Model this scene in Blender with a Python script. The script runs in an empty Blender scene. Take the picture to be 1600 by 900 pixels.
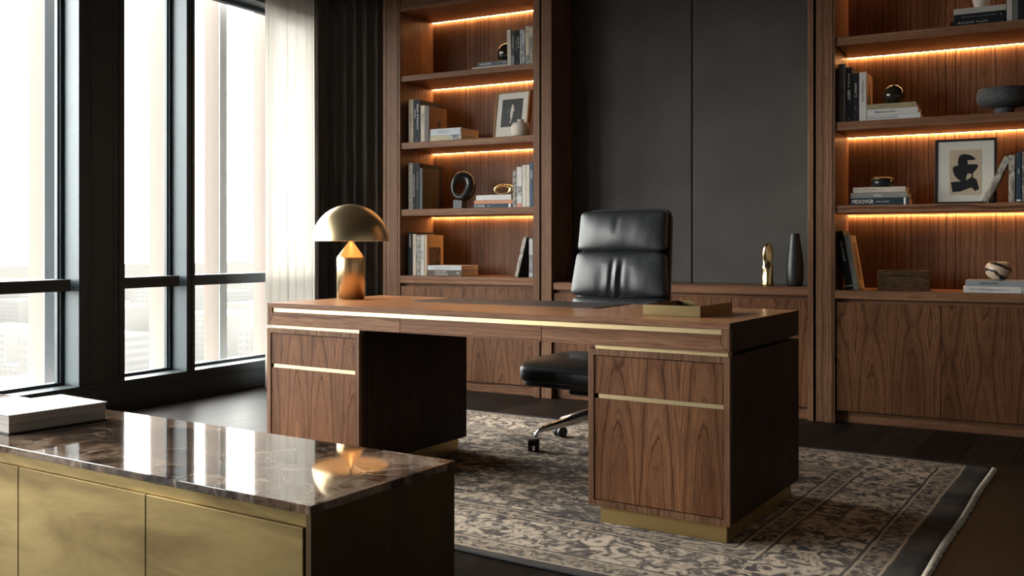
import bpy, bmesh, math, random
from mathutils import Vector, Matrix, noise
R = math.radians
random.seed(7)
D = bpy.data
SC = bpy.context.scene
COL = SC.collection

# ------------------------------------------------------------------ helpers
def link(name, mesh, mat=None, parent=None):
    o = D.objects.new(name, mesh)
    COL.objects.link(o)
    if mat is not None:
        mesh.materials.append(mat)
    if parent is not None:
        o.parent = parent
    return o

def tag(o, label=None, cat=None, group=None, kind=None):
    if label: o['label'] = label
    if cat: o['category'] = cat
    if group: o['group'] = group
    if kind: o['kind'] = kind
    return o

def empty(name, loc=(0, 0, 0), rz=0.0, label=None, cat=None, group=None, kind=None):
    o = D.objects.new(name, None)
    o.empty_display_size = 0.05
    COL.objects.link(o)
    o.location = loc
    o.rotation_euler = (0, 0, rz)
    return tag(o, label, cat, group, kind)

def box(bm, x0, x1, y0, y1, z0, z1, bev=0.0, seg=2):
    vs = [bm.verts.new(p) for p in ((x0, y0, z0), (x1, y0, z0), (x1, y1, z0), (x0, y1, z0),
                                    (x0, y0, z1), (x1, y0, z1), (x1, y1, z1), (x0, y1, z1))]
    fs = [bm.faces.new([vs[i] for i in q]) for q in
          ((0, 3, 2, 1), (4, 5, 6, 7), (0, 1, 5, 4), (1, 2, 6, 5), (2, 3, 7, 6), (3, 0, 4, 7))]
    if bev > 0:
        es = set()
        for f in fs: es.update(f.edges)
        bmesh.ops.bevel(bm, geom=list(es), offset=bev, segments=seg, profile=0.5, affect='EDGES')

def prism(bm, pts, y0, y1):
    """polygon given in (x, z), extruded along y"""
    a = [bm.verts.new((x, y0, z)) for x, z in pts]
    b = [bm.verts.new((x, y1, z)) for x, z in pts]
    n = len(pts)
    bm.faces.new(a)
    bm.faces.new(b[::-1])
    for i in range(n):
        bm.faces.new((a[i], b[i], b[(i + 1) % n], a[(i + 1) % n]))

def done(name, bm, mat, parent=None, smooth=False):
    bmesh.ops.recalc_face_normals(bm, faces=bm.faces)
    me = D.meshes.new(name)
    bm.to_mesh(me); bm.free()
    if smooth:
        for p in me.polygons: p.use_smooth = True
    return link(name, me, mat, parent)

def bx(name, mat, parent, x0, x1, y0, y1, z0, z1, bev=0.0015, seg=2):
    bm = bmesh.new()
    box(bm, x0, x1, y0, y1, z0, z1, bev, seg)
    return done(name, bm, mat, parent)

def lathe(name, prof, mat, parent=None, seg=48, sx=1.0, sy=1.0, closed=False):
    bm = bmesh.new()
    rings = []
    for r, z in prof:
        if r < 1e-5:
            rings.append([bm.verts.new((0, 0, z))])
        else:
            rings.append([bm.verts.new((r * sx * math.cos(2 * math.pi * k / seg), r * sy * math.sin(2 * math.pi * k / seg), z)) for k in range(seg)])
    for a, b in zip(rings, rings[1:]):
        if len(a) == 1 and len(b) == 1: continue
        for k in range(seg):
            k2 = (k + 1) % seg
            if len(a) == 1: bm.faces.new((a[0], b[k2], b[k]))
            elif len(b) == 1: bm.faces.new((a[k], a[k2], b[0]))
            else: bm.faces.new((a[k], a[k2], b[k2], b[k]))
    return done(name, bm, mat, parent, smooth=True)

def arc(cx, cz, r, a0, a1, n):
    return [(cx + r * math.cos(R(a0 + (a1 - a0) * i / n)), cz + r * math.sin(R(a0 + (a1 - a0) * i / n))) for i in range(n + 1)]

def tube(bm, pts, rad, seg=10, close=False):
    pts = [Vector(p) for p in pts]
    n = len(pts)
    rings = []
    prev = None
    for i, p in enumerate(pts):
        if close:
            t = (pts[(i + 1) % n] - pts[i - 1]).normalized()
        else:
            t = (pts[min(i + 1, n - 1)] - pts[max(i - 1, 0)]).normalized()
        if prev is None:
            a = t.cross(Vector((0, 0, 1)))
            if a.length < 1e-3: a = t.cross(Vector((1, 0, 0)))
            a.normalize()
        else:
            a = (prev - t * prev.dot(t)).normalized()
        prev = a
        b = t.cross(a)
        r = rad[i] if isinstance(rad, (list, tuple)) else rad
        rings.append([bm.verts.new(p + (a * math.cos(2 * math.pi * k / seg) + b * math.sin(2 * math.pi * k / seg)) * r) for k in range(seg)])
    m = n if close else n - 1
    for i in range(m):
        A, B = rings[i], rings[(i + 1) % n]
        for k in range(seg):
            bm.faces.new((A[k], A[(k + 1) % seg], B[(k + 1) % seg], B[k]))
    if not close:
        bm.faces.new(rings[0][::-1]); bm.faces.new(rings[-1])

def spow(c, e):
    return math.copysign(abs(c) ** e, c)

OUT = {}
def outline(f, e):
    """point on a unit superellipse, spaced evenly along its length"""
    if e not in OUT:
        raw = []
        for k in range(4001):
            th = 2 * math.pi * k / 4000
            # parametrise by direction so that straight runs get their share of points
            c_, s_ = math.cos(th), math.sin(th)
            r_ = (abs(c_) ** (2 / e) + abs(s_) ** (2 / e)) ** (-e / 2)
            raw.append((c_ * r_, s_ * r_))
        L = [0.0]
        for p, q in zip(raw, raw[1:]): L.append(L[-1] + math.hypot(q[0] - p[0], q[1] - p[1]))
        OUT[e] = (raw, L)
    raw, L = OUT[e]
    t = (f % 1.0) * L[-1]
    lo, hi = 0, len(L) - 1
    while hi - lo > 1:
        m = (lo + hi) // 2
        if L[m] <= t: lo = m
        else: hi = m
    return raw[lo]

def pillow(bm, a, b, c, e1, e2, nu=96, nv=48, bulge=0.0, fn=None):
    """rounded cushion: outline in x (half a) and z (half b), thickness in y (half c), front at -y"""
    rows = []
    half = nv // 2
    rads = [0.0] + [0.93 * k / half for k in range(1, half + 1)] + [spow(math.cos(R(q)), e1) for q in (32, 26, 20, 14, 9, 4)]
    rads = sorted(r for r in rads if r <= 1.0)
    prof = [(r, -1) for r in rads] + [(1.0, 0)] + [(r, 1) for r in reversed(rads) if r > 0.9 or r in rads[::4]]
    for (cr, sg) in prof:
        sy = sg * max(0.0, 1 - cr ** (2 / e1)) ** (e1 / 2)
        if cr < 1e-6:
            y = sy * c
            p = [0, y - (bulge if sg < 0 else 0), 0]
            if fn: p = fn(*p)
            rows.append([bm.verts.new(p)]); continue
        row = []
        for i in range(nu):
            ct, st = outline(i / nu, e2)
            x = a * cr * ct
            z = b * cr * st
            y = c * sy
            if y < 0: y -= bulge * max(0, 1 - (x / a) ** 2) * max(0, 1 - (z / b) ** 2)
            p = (x, y, z)
            if fn: p = fn(*p)
            row.append(bm.verts.new(p))
        rows.append(row)
    for A, B in zip(rows, rows[1:]):
        for i in range(nu):
            i2 = (i + 1) % nu
            if len(A) == 1: bm.faces.new((A[0], B[i], B[i2]))
            elif len(B) == 1: bm.faces.new((A[i2], A[i], B[0]))
            else: bm.faces.new((A[i], B[i], B[i2], A[i2]))

# ------------------------------------------------------------------ materials
class NT:
    def __init__(self, name):
        self.m = D.materials.new(name); self.m.use_nodes = True
        self.t = self.m.node_tree; self.n = self.t.nodes; self.n.clear()
        self.out = self.n.new('ShaderNodeOutputMaterial')
    def add(self, typ, **kw):
        nd = self.n.new(typ)
        for k, v in kw.items(): setattr(nd, k, v)
        return nd
    def put(self, sock, v):
        if isinstance(v, bpy.types.NodeSocket): self.t.links.new(v, sock)
        else: sock.default_value = v
    def math(self, op, a, b=None, c=None):
        nd = self.add('ShaderNodeMath', operation=op)
        self.put(nd.inputs[0], a)
        if b is not None: self.put(nd.inputs[1], b)
        if c is not None: self.put(nd.inputs[2], c)
        return nd.outputs[0]
    def coord(self, which='Object'):
        return self.add('ShaderNodeTexCoord').outputs[which]
    def sep(self, v):
        s = self.add('ShaderNodeSeparateXYZ'); self.put(s.inputs[0], v); return s.outputs
    def comb(self, x, y, z):
        s = self.add('ShaderNodeCombineXYZ')
        for i, v in enumerate((x, y, z)): self.put(s.inputs[i], v)
        return s.outputs[0]
    def mapping(self, v, scale=(1, 1, 1), loc=(0, 0, 0), rot=(0, 0, 0)):
        m = self.add('ShaderNodeMapping'); self.put(m.inputs['Vector'], v)
        m.inputs['Scale'].default_value = scale; m.inputs['Location'].default_value = loc; m.inputs['Rotation'].default_value = rot
        return m.outputs[0]
    def noise(self, v, scale=5, detail=4, rough=0.5, dist=0.0, out=0):
        n = self.add('ShaderNodeTexNoise'); self.put(n.inputs['Vector'], v)
        n.inputs['Scale'].default_value = scale; n.inputs['Detail'].default_value = detail
        n.inputs['Roughness'].default_value = rough; n.inputs['Distortion'].default_value = dist
        return n.outputs[out]
    def noise1(self, w, scale=5, detail=3, rough=0.6):
        n = self.add('ShaderNodeTexNoise', noise_dimensions='1D'); self.put(n.inputs['W'], w)
        n.inputs['Scale'].default_value = scale; n.inputs['Detail'].default_value = detail; n.inputs['Roughness'].default_value = rough
        return n.outputs[0]
    def voronoi(self, v, scale=5, feature='F1', rnd=1.0):
        n = self.add('ShaderNodeTexVoronoi', feature=feature); self.put(n.inputs['Vector'], v)
        n.inputs['Scale'].default_value = scale; n.inputs['Randomness'].default_value = rnd
        return n.outputs['Distance']
    def ramp(self, f, stops, interp='LINEAR'):
        r = self.add('ShaderNodeValToRGB'); r.color_ramp.interpolation = interp
        el = r.color_ramp.elements
        while len(el) < len(stops): el.new(0.5)
        for e, (p, c) in zip(el, stops):
            e.position = p
            e.color = (*c, 1) if not isinstance(c, (int, float)) else (c, c, c, 1)
        self.put(r.inputs[0], f)
        return r.outputs[0]
    def mix(self, f, a, b, typ='MIX'):
        m = self.add('ShaderNodeMix', data_type='RGBA', blend_type=typ)
        self.put(m.inputs[0], f)
        for i, v in ((6, a), (7, b)):
            if isinstance(v, tuple) and len(v) == 3: v = (*v, 1)
            self.put(m.inputs[i], v)
        return m.outputs[2]
    def bump(self, h, strength=0.2, dist=0.01, nrm=None):
        b = self.add('ShaderNodeBump'); self.put(b.inputs['Height'], h)
        b.inputs['Strength'].default_value = strength; b.inputs['Distance'].default_value = dist
        if nrm is not None: self.put(b.inputs['Normal'], nrm)
        return b.outputs[0]
    def pbsdf(self, color, rough=0.5, metal=0.0, normal=None, **kw):
        p = self.add('ShaderNodeBsdfPrincipled')
        if isinstance(color, tuple): color = (*color[:3], 1)
        self.put(p.inputs['Base Color'], color); self.put(p.inputs['Roughness'], rough); self.put(p.inputs['Metallic'], metal)
        if normal is not None: self.put(p.inputs['Normal'], normal)
        for k, v in kw.items(): self.put(p.inputs[k], v)
        self.t.links.new(p.outputs[0], self.out.inputs[0])
        return p

def wood(name, grain='Z', figure=1.0, leaf=0.28, dark=(0.050, 0.020, 0.009), mid=(0.145, 0.062, 0.028), light=(0.245, 0.115, 0.056),
         rough=0.42, coat=0.0, seed=0.0, rand=7.3):
    t = NT(name)
    s = t.sep(t.coord('Object'))
    rnd = t.add('ShaderNodeObjectInfo').outputs['Random']
    off = t.math('MULTIPLY', rnd, rand)
    if grain == 'Z': g = s[2]; c = t.math('ADD', s[0], s[1])
    elif grain == 'X': g = s[0]; c = t.math('ADD', s[2], s[1])
    else: g = s[1]; c = t.math('ADD', s[0], s[2])
    g = t.math('ADD', g, off)
    c = t.math('ADD', c, t.math('ADD', off, 3.0 + seed))
    # book-matched veneer leaves with cathedral figure
    xl = t.math('SUBTRACT', t.math('PINGPONG', c, leaf), leaf * 0.55)
    low = t.noise(t.comb(t.math('MULTIPLY', c, 2.2), t.math('MULTIPLY', g, 0.9), 0.3), 2.0, 3, 0.5)
    gw = t.math('SUBTRACT', t.math('PINGPONG', t.math('ADD', g, t.math('MULTIPLY', low, 0.5)), 0.9), 0.15)
    aa = t.math('MULTIPLY', xl, 9.0)
    bb = t.math('MULTIPLY', gw, 0.85 * figure)
    wob = t.math('MULTIPLY', t.math('SUBTRACT', t.noise(t.comb(t.math('MULTIPLY', c, 16), t.math('MULTIPLY', g, 2.2), 0), 1.0, 3, 0.55), 0.5), 0.27)
    d = t.math('SQRT', t.math('ADD', t.math('MULTIPLY', aa, aa), t.math('MULTIPLY', bb, bb)))
    d = t.math('ADD', d, wob)
    straight = t.math('ADD', t.math('MULTIPLY', c, 9.0), wob)
    w = t.math('ADD', t.math('MULTIPLY', d, min(1.0, figure)), t.math('MULTIPLY', straight, 1.0 - min(1.0, figure)))
    bands = t.noise1(w, 8.5, 4, 0.66)
    col = t.ramp(bands, [(0.33, dark), (0.43, mid), (0.56, tuple(0.5 * (a + b) for a, b in zip(mid, light))), (0.68, light)])
    # broad tone variation and fine pores
    tone = t.noise(t.comb(t.math('MULTIPLY', c, 5.0), t.math('MULTIPLY', g, 0.7), 1.7), 1.5, 3, 0.5)
    col = t.mix(t.ramp(tone, [(0.35, 0.55), (0.65, 0.0)]), col, dark, 'MIX')
    pores = t.noise(t.comb(t.math('MULTIPLY', c, 420), t.math('MULTIPLY', g, 9), 0), 1.0, 2, 0.6)
    pm = t.ramp(pores, [(0.36, 0.55), (0.5, 0.0)])
    col = t.mix(pm, col, tuple(x * 0.55 for x in dark))
    rr = t.math('ADD', t.math('MULTIPLY', bands, 0.12), rough - 0.05)
    p = t.pbsdf(col, rr, 0.0, t.bump(pores, 0.08, 0.002))
    p.inputs['Specular IOR Level'].default_value = 0.13
    p.inputs['Coat Weight'].default_value = coat
    p.inputs['Coat Roughness'].default_value = 0.12
    return t.m

def plain(name, color, rough=0.5, metal=0.0, var=0.0, scale=12.0, bump=0.0, bscale=300.0, **kw):
    t = NT(name)
    co = t.coord('Object')
    col = color
    if var > 0:
        n = t.noise(co, scale, 4, 0.55)
        col = t.mix(t.ramp(n, [(0.3, 0.0), (0.7, 1.0)]), tuple(x * (1 - var) for x in color), tuple(min(1, x * (1 + var)) for x in color))
    nrm = t.bump(t.noise(co, bscale, 3, 0.6), bump, 0.002) if bump > 0 else None
    t.pbsdf(col, rough, metal, nrm, **kw)
    return t.m

def brass(name, base=(0.62, 0.47, 0.26), rough=0.3, axis='X', cloud=0.25, brush=0.12, tarn=(0.30, 0.21, 0.10)):
    t = NT(name)
    co = t.coord('Object')
    sc = {'X': (3, 260, 260), 'Y': (260, 3, 260), 'Z': (260, 260, 3), 'N': (60, 60, 60)}[axis]
    st = t.noise(t.mapping(co, sc), 1.0, 3, 0.6)
    cl = t.noise(t.mapping(co, tuple(1.2 if s < 50 else 4.2 for s in sc)), 1.3, 5, 0.6, 0.6)
    f = t.ramp(cl, [(0.32, cloud), (0.62, 0.0)])
    col = t.mix(f, base, tarn)
    rr = t.math('ADD', t.math('MULTIPLY', st, brush), t.math('ADD', t.math('MULTIPLY', f, 0.2), rough - brush * 0.5))
    t.pbsdf(col, rr, 1.0, t.bump(st, 0.05, 0.001))
    return t.m

def emit(name, color, strength):
    t = NT(name)
    e = t.add('ShaderNodeEmission')
    e.inputs[0].default_value = (*color, 1); e.inputs[1].default_value = strength
    t.t.links.new(e.outputs[0], t.out.inputs[0])
    return t.m

M = {}
M['wood'] = wood('walnut_figured', 'Z', 1.0, 0.20, rand=0.3)
M['wood_desk'] = wood('walnut_desk_front', 'Z', 1.0, 0.165, rand=0.12, dark=(0.055, 0.021, 0.009), mid=(0.175, 0.074, 0.034), light=(0.31, 0.148, 0.073), seed=0.05)
M['wood_v'] = wood('walnut_straight', 'Z', 0.12, 0.3, dark=(0.075, 0.034, 0.018), mid=(0.19, 0.095, 0.053), light=(0.29, 0.158, 0.093))
M['wood_h'] = wood('walnut_horizontal', 'X', 0.25, 0.3, dark=(0.09, 0.039, 0.020), mid=(0.21, 0.100, 0.053), light=(0.32, 0.168, 0.095))
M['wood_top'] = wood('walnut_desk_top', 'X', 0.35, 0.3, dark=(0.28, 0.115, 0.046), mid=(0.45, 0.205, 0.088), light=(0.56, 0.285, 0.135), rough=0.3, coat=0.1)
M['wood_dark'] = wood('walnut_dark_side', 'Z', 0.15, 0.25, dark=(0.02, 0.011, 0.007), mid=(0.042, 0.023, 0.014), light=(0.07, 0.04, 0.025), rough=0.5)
M['brass'] = brass('brass_trim', (0.66, 0.51, 0.29), 0.38, 'X', 0.1, 0.1)
M['brass_plinth'] = brass('brass_plinth', (0.46, 0.33, 0.14), 0.40, 'X', 0.35, 0.1)
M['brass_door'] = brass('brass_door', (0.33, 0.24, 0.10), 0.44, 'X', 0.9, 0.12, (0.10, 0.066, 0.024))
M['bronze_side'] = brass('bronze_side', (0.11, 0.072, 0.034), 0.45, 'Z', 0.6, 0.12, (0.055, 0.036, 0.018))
M['brass_lamp'] = brass('brass_lamp', (0.80, 0.61, 0.34), 0.30, 'Z', 0.10, 0.14)
M['brass_shade'] = brass('brass_shade', (0.84, 0.65, 0.38), 0.30, 'N', 0.10, 0.06)
M['gold'] = brass('polished_gold', (0.78, 0.58, 0.30), 0.16, 'N', 0.1, 0.03)
M['frame_metal'] = plain('charcoal_metal', (0.052, 0.066, 0.073), 0.42, 0.25, 0.06, 4, **{'Specular IOR Level': 0.36})
M['frame_dark'] = plain('charcoal_panel', (0.020, 0.021, 0.021), 0.5, 0.0, 0.08, 3)
M['seam'] = plain('dark_gap', (0.006, 0.005, 0.004), 0.8)
M['ceiling'] = plain('ceiling_paint', (0.20, 0.195, 0.19), 0.9, 0, 0.04, 2)
M['wallpaint'] = plain('wall_paint', (0.24, 0.23, 0.215), 0.9, 0, 0.06, 2)
M['ledge'] = emit('led_glow', (1.0, 0.54, 0.22), 100.0)
M['bulb'] = emit('bulb_glow', (1.0, 0.62, 0.30), 85.0)
M['black_metal'] = plain('black_metal', (0.012, 0.012, 0.013), 0.4, 0.3)
M['black_plastic'] = plain('black_plastic', (0.012, 0.012, 0.012), 0.45)
M['alu'] = plain('polished_aluminium', (0.72, 0.72, 0.73), 0.16, 1.0, 0.03, 6)
M['paper'] = plain('book_paper', (0.50, 0.40, 0.28), 0.9, 0, 0.1, 60)
M['paper_white'] = plain('white_paper', (0.62, 0.58, 0.53), 0.9, 0, 0.08, 40)
M['ink_white'] = plain('white_ink', (0.72, 0.69, 0.63), 0.6)
M['ink_black'] = plain('black_ink', (0.02, 0.02, 0.022), 0.6)
M['ink_grey'] = plain('grey_ink', (0.22, 0.22, 0.22), 0.6)

def mat_floor():
    t = NT('dark_oak_planks')
    co = t.mapping(t.coord('Object'), rot=(0, 0, R(90 + 3.733)), loc=(0, 0.061, 0))
    b = t.add('ShaderNodeTexBrick')
    t.put(b.inputs['Vector'], co)
    b.offset = 0.37; b.inputs['Scale'].default_value = 1.0
    b.inputs['Brick Width'].default_value = 2.3; b.inputs['Row Height'].default_value = 0.22
    b.inputs['Mortar Size'].default_value = 0.0030; b.inputs['Mortar Smooth'].default_value = 0.1
    b.inputs['Color1'].default_value = (0.0, 0.0, 0.0, 1); b.inputs['Color2'].default_value = (1, 1, 1, 1)
    b.inputs['Mortar'].default_value = (0.5, 0.5, 0.5, 1)
    gr = t.noise(t.mapping(co, (1.2, 34, 1)), 1.6, 6, 0.65, 0.5)
    c1 = t.ramp(gr, [(0.3, (0.014, 0.0105, 0.0083)), (0.55, (0.028, 0.021, 0.0165)), (0.8, (0.048, 0.037, 0.029))])
    c2 = t.mix(0.55, c1, b.outputs['Color'], 'MULTIPLY')
    col = t.mix(t.math('MULTIPLY', b.outputs['Fac'], 0.85), c2, (0.004, 0.003, 0.003))
    h = t.math('SUBTRACT', t.math('MULTIPLY', gr, 0.25), t.math('MULTIPLY', b.outputs['Fac'], 1.0))
    p = t.pbsdf(col, t.math('ADD', t.math('MULTIPLY', gr, 0.2), 0.36), 0.0, t.bump(h, 0.25, 0.004))
    p.inputs['Specular IOR Level'].default_value = 0.08
    return t.m
M['floor'] = mat_floor()

RUG_HX, RUG_HY = 1.695, 1.1475
def mat_rug():
    t = NT('persian_rug')
    s = t.sep(t.coord('Object'))
    ax = t.math('ABSOLUTE', s[0]); ay = t.math('ABSOLUTE', s[1])
    # slightly wavering distance to the borders
    wv = t.math('MULTIPLY', t.math('SUBTRACT', t.noise(t.coord('Object'), 3.0, 2), 0.5), 0.018)
    du = t.math('SUBTRACT', RUG_HX - 0.10, ax)
    dv = t.math('SUBTRACT', RUG_HY - 0.022, ay)
    d = t.math('ADD', t.math('MINIMUM', du, dv), wv)
    p = t.comb(ax, ay, 0.0)
    navy = (0.064, 0.056, 0.053); slate = (0.150, 0.128, 0.114); taupe = (0.27, 0.21, 0.165); beige = (0.46, 0.36, 0.27); cream = (0.72, 0.59, 0.455)
    # field: curling leaves and blossoms
    n1 = t.noise(t.mapping(p, (0.7, 1.15, 1)), 12.5, 5, 0.66, 1.2)
    n2 = t.noise(t.mapping(p, (0.8, 1.1, 1), (3, 5, 0)), 30.0, 3, 0.6, 0.9)
    fl = t.voronoi(t.mapping(p, (0.8, 1.15, 1)), 6.0)
    f = t.math('ADD', t.math('MULTIPLY', n1, 0.58), t.math('MULTIPLY', n2, 0.48))
    f = t.math('ADD', f, t.math('MULTIPLY', t.math('SUBTRACT', 0.45, fl), 0.10))
    field = t.ramp(f, [(0.45, navy), (0.49, slate), (0.505, taupe), (0.525, slate), (0.55, beige), (0.60, cream)])
    # main border: larger scrolls, darker ground
    n3 = t.noise(t.mapping(p, (1, 1, 1), (9, 2, 0)), 17.0, 4, 0.62, 1.3)
    brd = t.ramp(n3, [(0.40, navy), (0.45, slate), (0.48, taupe), (0.51, beige), (0.58, cream)])
    # guard stripes: small repeats on beige
    n4 = t.noise(t.mapping(p, (1, 1, 1), (1, 7, 0)), 30.0, 2, 0.55, 1.0)
    grd = t.ramp(n4, [(0.38, navy), (0.46, slate), (0.49, taupe), (0.54, (0.38, 0.29, 0.205)), (0.66, (0.54, 0.43, 0.32))])
    def band(a, b):
        return t.math('MULTIPLY', t.math('GREATER_THAN', d, a), t.math('LESS_THAN', d, b))
    col = field
    col = t.mix(band(0.115, 0.385), col, brd)
    col = t.mix(band(0.0, 0.115), col, grd)
    col = t.mix(band(0.385, 0.49), col, grd)
    for a in (0.002, 0.014, 0.101, 0.113, 0.387, 0.399, 0.476, 0.488):
        col = t.mix(band(a - 0.0045, a + 0.0045), col, (0.065, 0.055, 0.05) if a in (0.002, 0.113, 0.387, 0.488) else (0.56, 0.44, 0.32))
    plainband = t.math('LESS_THAN', d, -0.002)
    col = t.mix(plainband, col, (0.042, 0.038, 0.036))
    # worn pile
    worn = t.noise(t.coord('Object'), 2.6, 4, 0.6)
    col = t.mix(t.ramp(worn, [(0.42, 0.0), (0.75, 0.28)]), col, (0.48, 0.39, 0.31))
    fib = t.noise(t.mapping(t.coord('Object'), (1.0, 1.6, 1)), 190.0, 2, 0.7)
    col = t.mix(t.ramp(fib, [(0.3, 0.35), (0.6, 0.0)]), col, (0.08, 0.068, 0.058))
    h = t.math('ADD', t.math('MULTIPLY', fib, 0.9), t.math('MULTIPLY', n1, 0.35))
    pb = t.pbsdf(col, 0.95, 0.0, t.bump(h, 0.6, 0.006))
    pb.inputs['Sheen Weight'].default_value = 0.03
    pb.inputs['Specular IOR Level'].default_value = 0.1
    return t.m
M['rug'] = mat_rug()
M['fringe'] = plain('rug_fringe', (0.60, 0.52, 0.42), 0.95, 0, 0.2, 40)
M['rug_edge'] = plain('rug_binding', (0.05, 0.05, 0.052), 0.95, 0, 0.2, 40)

def mat_marble():
    t = NT('dark_emperador_marble')
    co = t.coord('Object')
    wx = t.noise(co, 3.2, 5, 0.62, 0.0, out=1)
    wc = t.mix(0.16, co, wx)
    wc2 = t.mix(0.3, co, t.noise(co, 5.0, 4, 0.6, 0.0, out=1))
    cl = t.noise(t.mapping(wc2, (0.75, 1.5, 1.2)), 4.6, 7, 0.68, 0.7)
    col = t.ramp(cl, [(0.34, (0.016, 0.010, 0.007)), (0.45, (0.055, 0.033, 0.022)), (0.55, (0.16, 0.10, 0.066)), (0.66, (0.34, 0.24, 0.17))])
    v1 = t.voronoi(wc, 7.5, 'DISTANCE_TO_EDGE')
    v2 = t.voronoi(t.mapping(wc2, (1, 1, 1), (3, 1, 2)), 17.0, 'DISTANCE_TO_EDGE')
    m = t.noise(co, 4.0, 3, 0.6)
    e1 = t.math('MULTIPLY', t.ramp(v1, [(0.0, 1.0), (0.035, 0.0)]), t.ramp(m, [(0.45, 0.0), (0.62, 0.85)]))
    e2 = t.math('MULTIPLY', t.ramp(v2, [(0.0, 0.7), (0.03, 0.0)]), t.ramp(m, [(0.38, 0.55), (0.58, 0.0)]))
    col = t.mix(e1, col, (0.46, 0.38, 0.31))
    col = t.mix(e2, col, (0.24, 0.185, 0.145))
    p = t.pbsdf(col, 0.045, 0.0)
    p.inputs['IOR'].default_value = 1.6
    return t.m
M['marble'] = mat_marble()

def mat_leather(name, color, rough):
    t = NT(name)
    co = t.coord('Object')
    g = t.voronoi(co, 260.0)
    w = t.noise(t.mapping(co, (9, 9, 3.2)), 1.6, 4, 0.6, 0.4)
    n = t.bump(g, 0.10, 0.0015)
    n = t.bump(w, 0.16, 0.012, n)
    t.pbsdf(color, t.math('ADD', t.math('MULTIPLY', w, 0.16), rough - 0.08), 0.0, n)
    return t.m
M['leather'] = mat_leather('black_leather', (0.0115, 0.0135, 0.0155), 0.36)
M['pad'] = mat_leather('brown_black_leather', (0.030, 0.023, 0.019), 0.52)

def mat_fabric(name, color, scale=700, var=0.25, sheen=0.2):
    t = NT(name)
    co = t.coord('Object')
    c = t.noise(co, 2.2, 4, 0.6)
    col = t.mix(t.ramp(c, [(0.3, 0.0), (0.7, 1.0)]), tuple(x * (1 - var) for x in color), tuple(x * (1 + var) for x in color))
    wv = t.noise(co, scale, 2, 0.6)
    col = t.mix(t.ramp(wv, [(0.35, 0.4), (0.6, 0.0)]), col, tuple(x * 0.55 for x in color))
    p = t.pbsdf(col, 0.92, 0.0, t.bump(wv, 0.3, 0.002))
    p.inputs['Sheen Weight'].default_value = sheen
    p.inputs['Specular IOR Level'].default_value = 0.2
    return t.m
M['suede'] = mat_fabric('charcoal_suede', (0.078, 0.072, 0.066), 420, 0.22, 0.25)
M['drape'] = mat_fabric('dark_drape_weave', (0.15, 0.135, 0.12), 500, 0.12, 0.15)

def mat_sheer():
    t = NT('sheer_voile')
    co = t.coord('Object')
    w = t.noise(t.mapping(co, (1, 1, 0.15)), 260, 2, 0.6)
    tr = t.add('ShaderNodeBsdfTranslucent'); tr.inputs[0].default_value = (0.375, 0.352, 0.318, 1)
    df = t.add('ShaderNodeBsdfDiffuse'); df.inputs[0].default_value = (0.66, 0.62, 0.565, 1)
    tp = t.add('ShaderNodeBsdfTransparent'); tp.inputs[0].default_value = (1, 1, 1, 1)
    m1 = t.add('ShaderNodeMixShader'); m1.inputs[0].default_value = 0.5
    t.t.links.new(tr.outputs[0], m1.inputs[1]); t.t.links.new(df.outputs[0], m1.inputs[2])
    m2 = t.add('ShaderNodeMixShader'); t.put(m2.inputs[0], t.ramp(w, [(0.3, 0.985), (0.7, 0.995)]))
    t.t.links.new(tp.outputs[0], m2.inputs[1]); t.t.links.new(m1.outputs[0], m2.inputs[2])
    t.t.links.new(m2.outputs[0], t.out.inputs[0])
    return t.m
M['sheer'] = mat_sheer()

def mat_glass():
    t = NT('window_glass')
    tp = t.add('ShaderNodeBsdfTransparent'); tp.inputs[0].default_value = (0.97, 0.985, 0.98, 1)
    gl = t.add('ShaderNodeBsdfGlossy'); gl.inputs['Roughness'].default_value = 0.0
    lw = t.add('ShaderNodeLayerWeight'); lw.inputs[0].default_value = 0.5
    f = t.math('ADD', t.math('MULTIPLY', t.math('POWER', lw.outputs['Facing'], 5.0), 0.9), 0.035)
    m = t.add('ShaderNodeMixShader')
    t.t.links.new(f, m.inputs[0]); t.t.links.new(tp.outputs[0], m.inputs[1]); t.t.links.new(gl.outputs[0], m.inputs[2])
    t.t.links.new(m.outputs[0], t.out.inputs[0])
    return t.m
M['glass'] = mat_glass()

# ------------------------------------------------------------------ frames of reference
YAW = math.atan2(-0.0651, 0.9978)           # the desk, rug and sideboard stand slightly turned to the back wall
UX, UY = 0.9978, -0.0651
def P(u, v, z=0.0):
    return Vector((u * UX - v * UY, u * UY + v * UX, z))

# ------------------------------------------------------------------ room shell
X_WIN, X_GLASS, Y_BACK, Z_CEIL = -5.08, -5.24, 6.36, 2.95
X_RIGHT, Y_FRONT = 2.2, -3.2

def struct(name, mat, *boxes, bev=0.0):
    bm = bmesh.new()
    for b in boxes: box(bm, *b, bev)
    o = done(name, bm, mat)
    return tag(o, kind='structure')

struct('floor', M['floor'], (-5.5, X_RIGHT + .1, Y_FRONT - .1, Y_BACK + .1, -0.12, 0.0))
struct('ceiling', M['ceiling'], (-5.5, X_RIGHT + .1, Y_FRONT - .1, Y_BACK + .1, Z_CEIL, Z_CEIL + .12))
struct('wall_back', M['wallpaint'], (-5.5, X_RIGHT + .1, Y_BACK, Y_BACK + .1, 0, Z_CEIL))
struct('wall_right', M['wallpaint'], (X_RIGHT, X_RIGHT + .1, Y_FRONT, Y_BACK, 0, Z_CEIL))
struct('wall_front', M['wallpaint'], (-5.5, X_RIGHT + .1, Y_FRONT - .1, Y_FRONT, 0, Z_CEIL))
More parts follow.
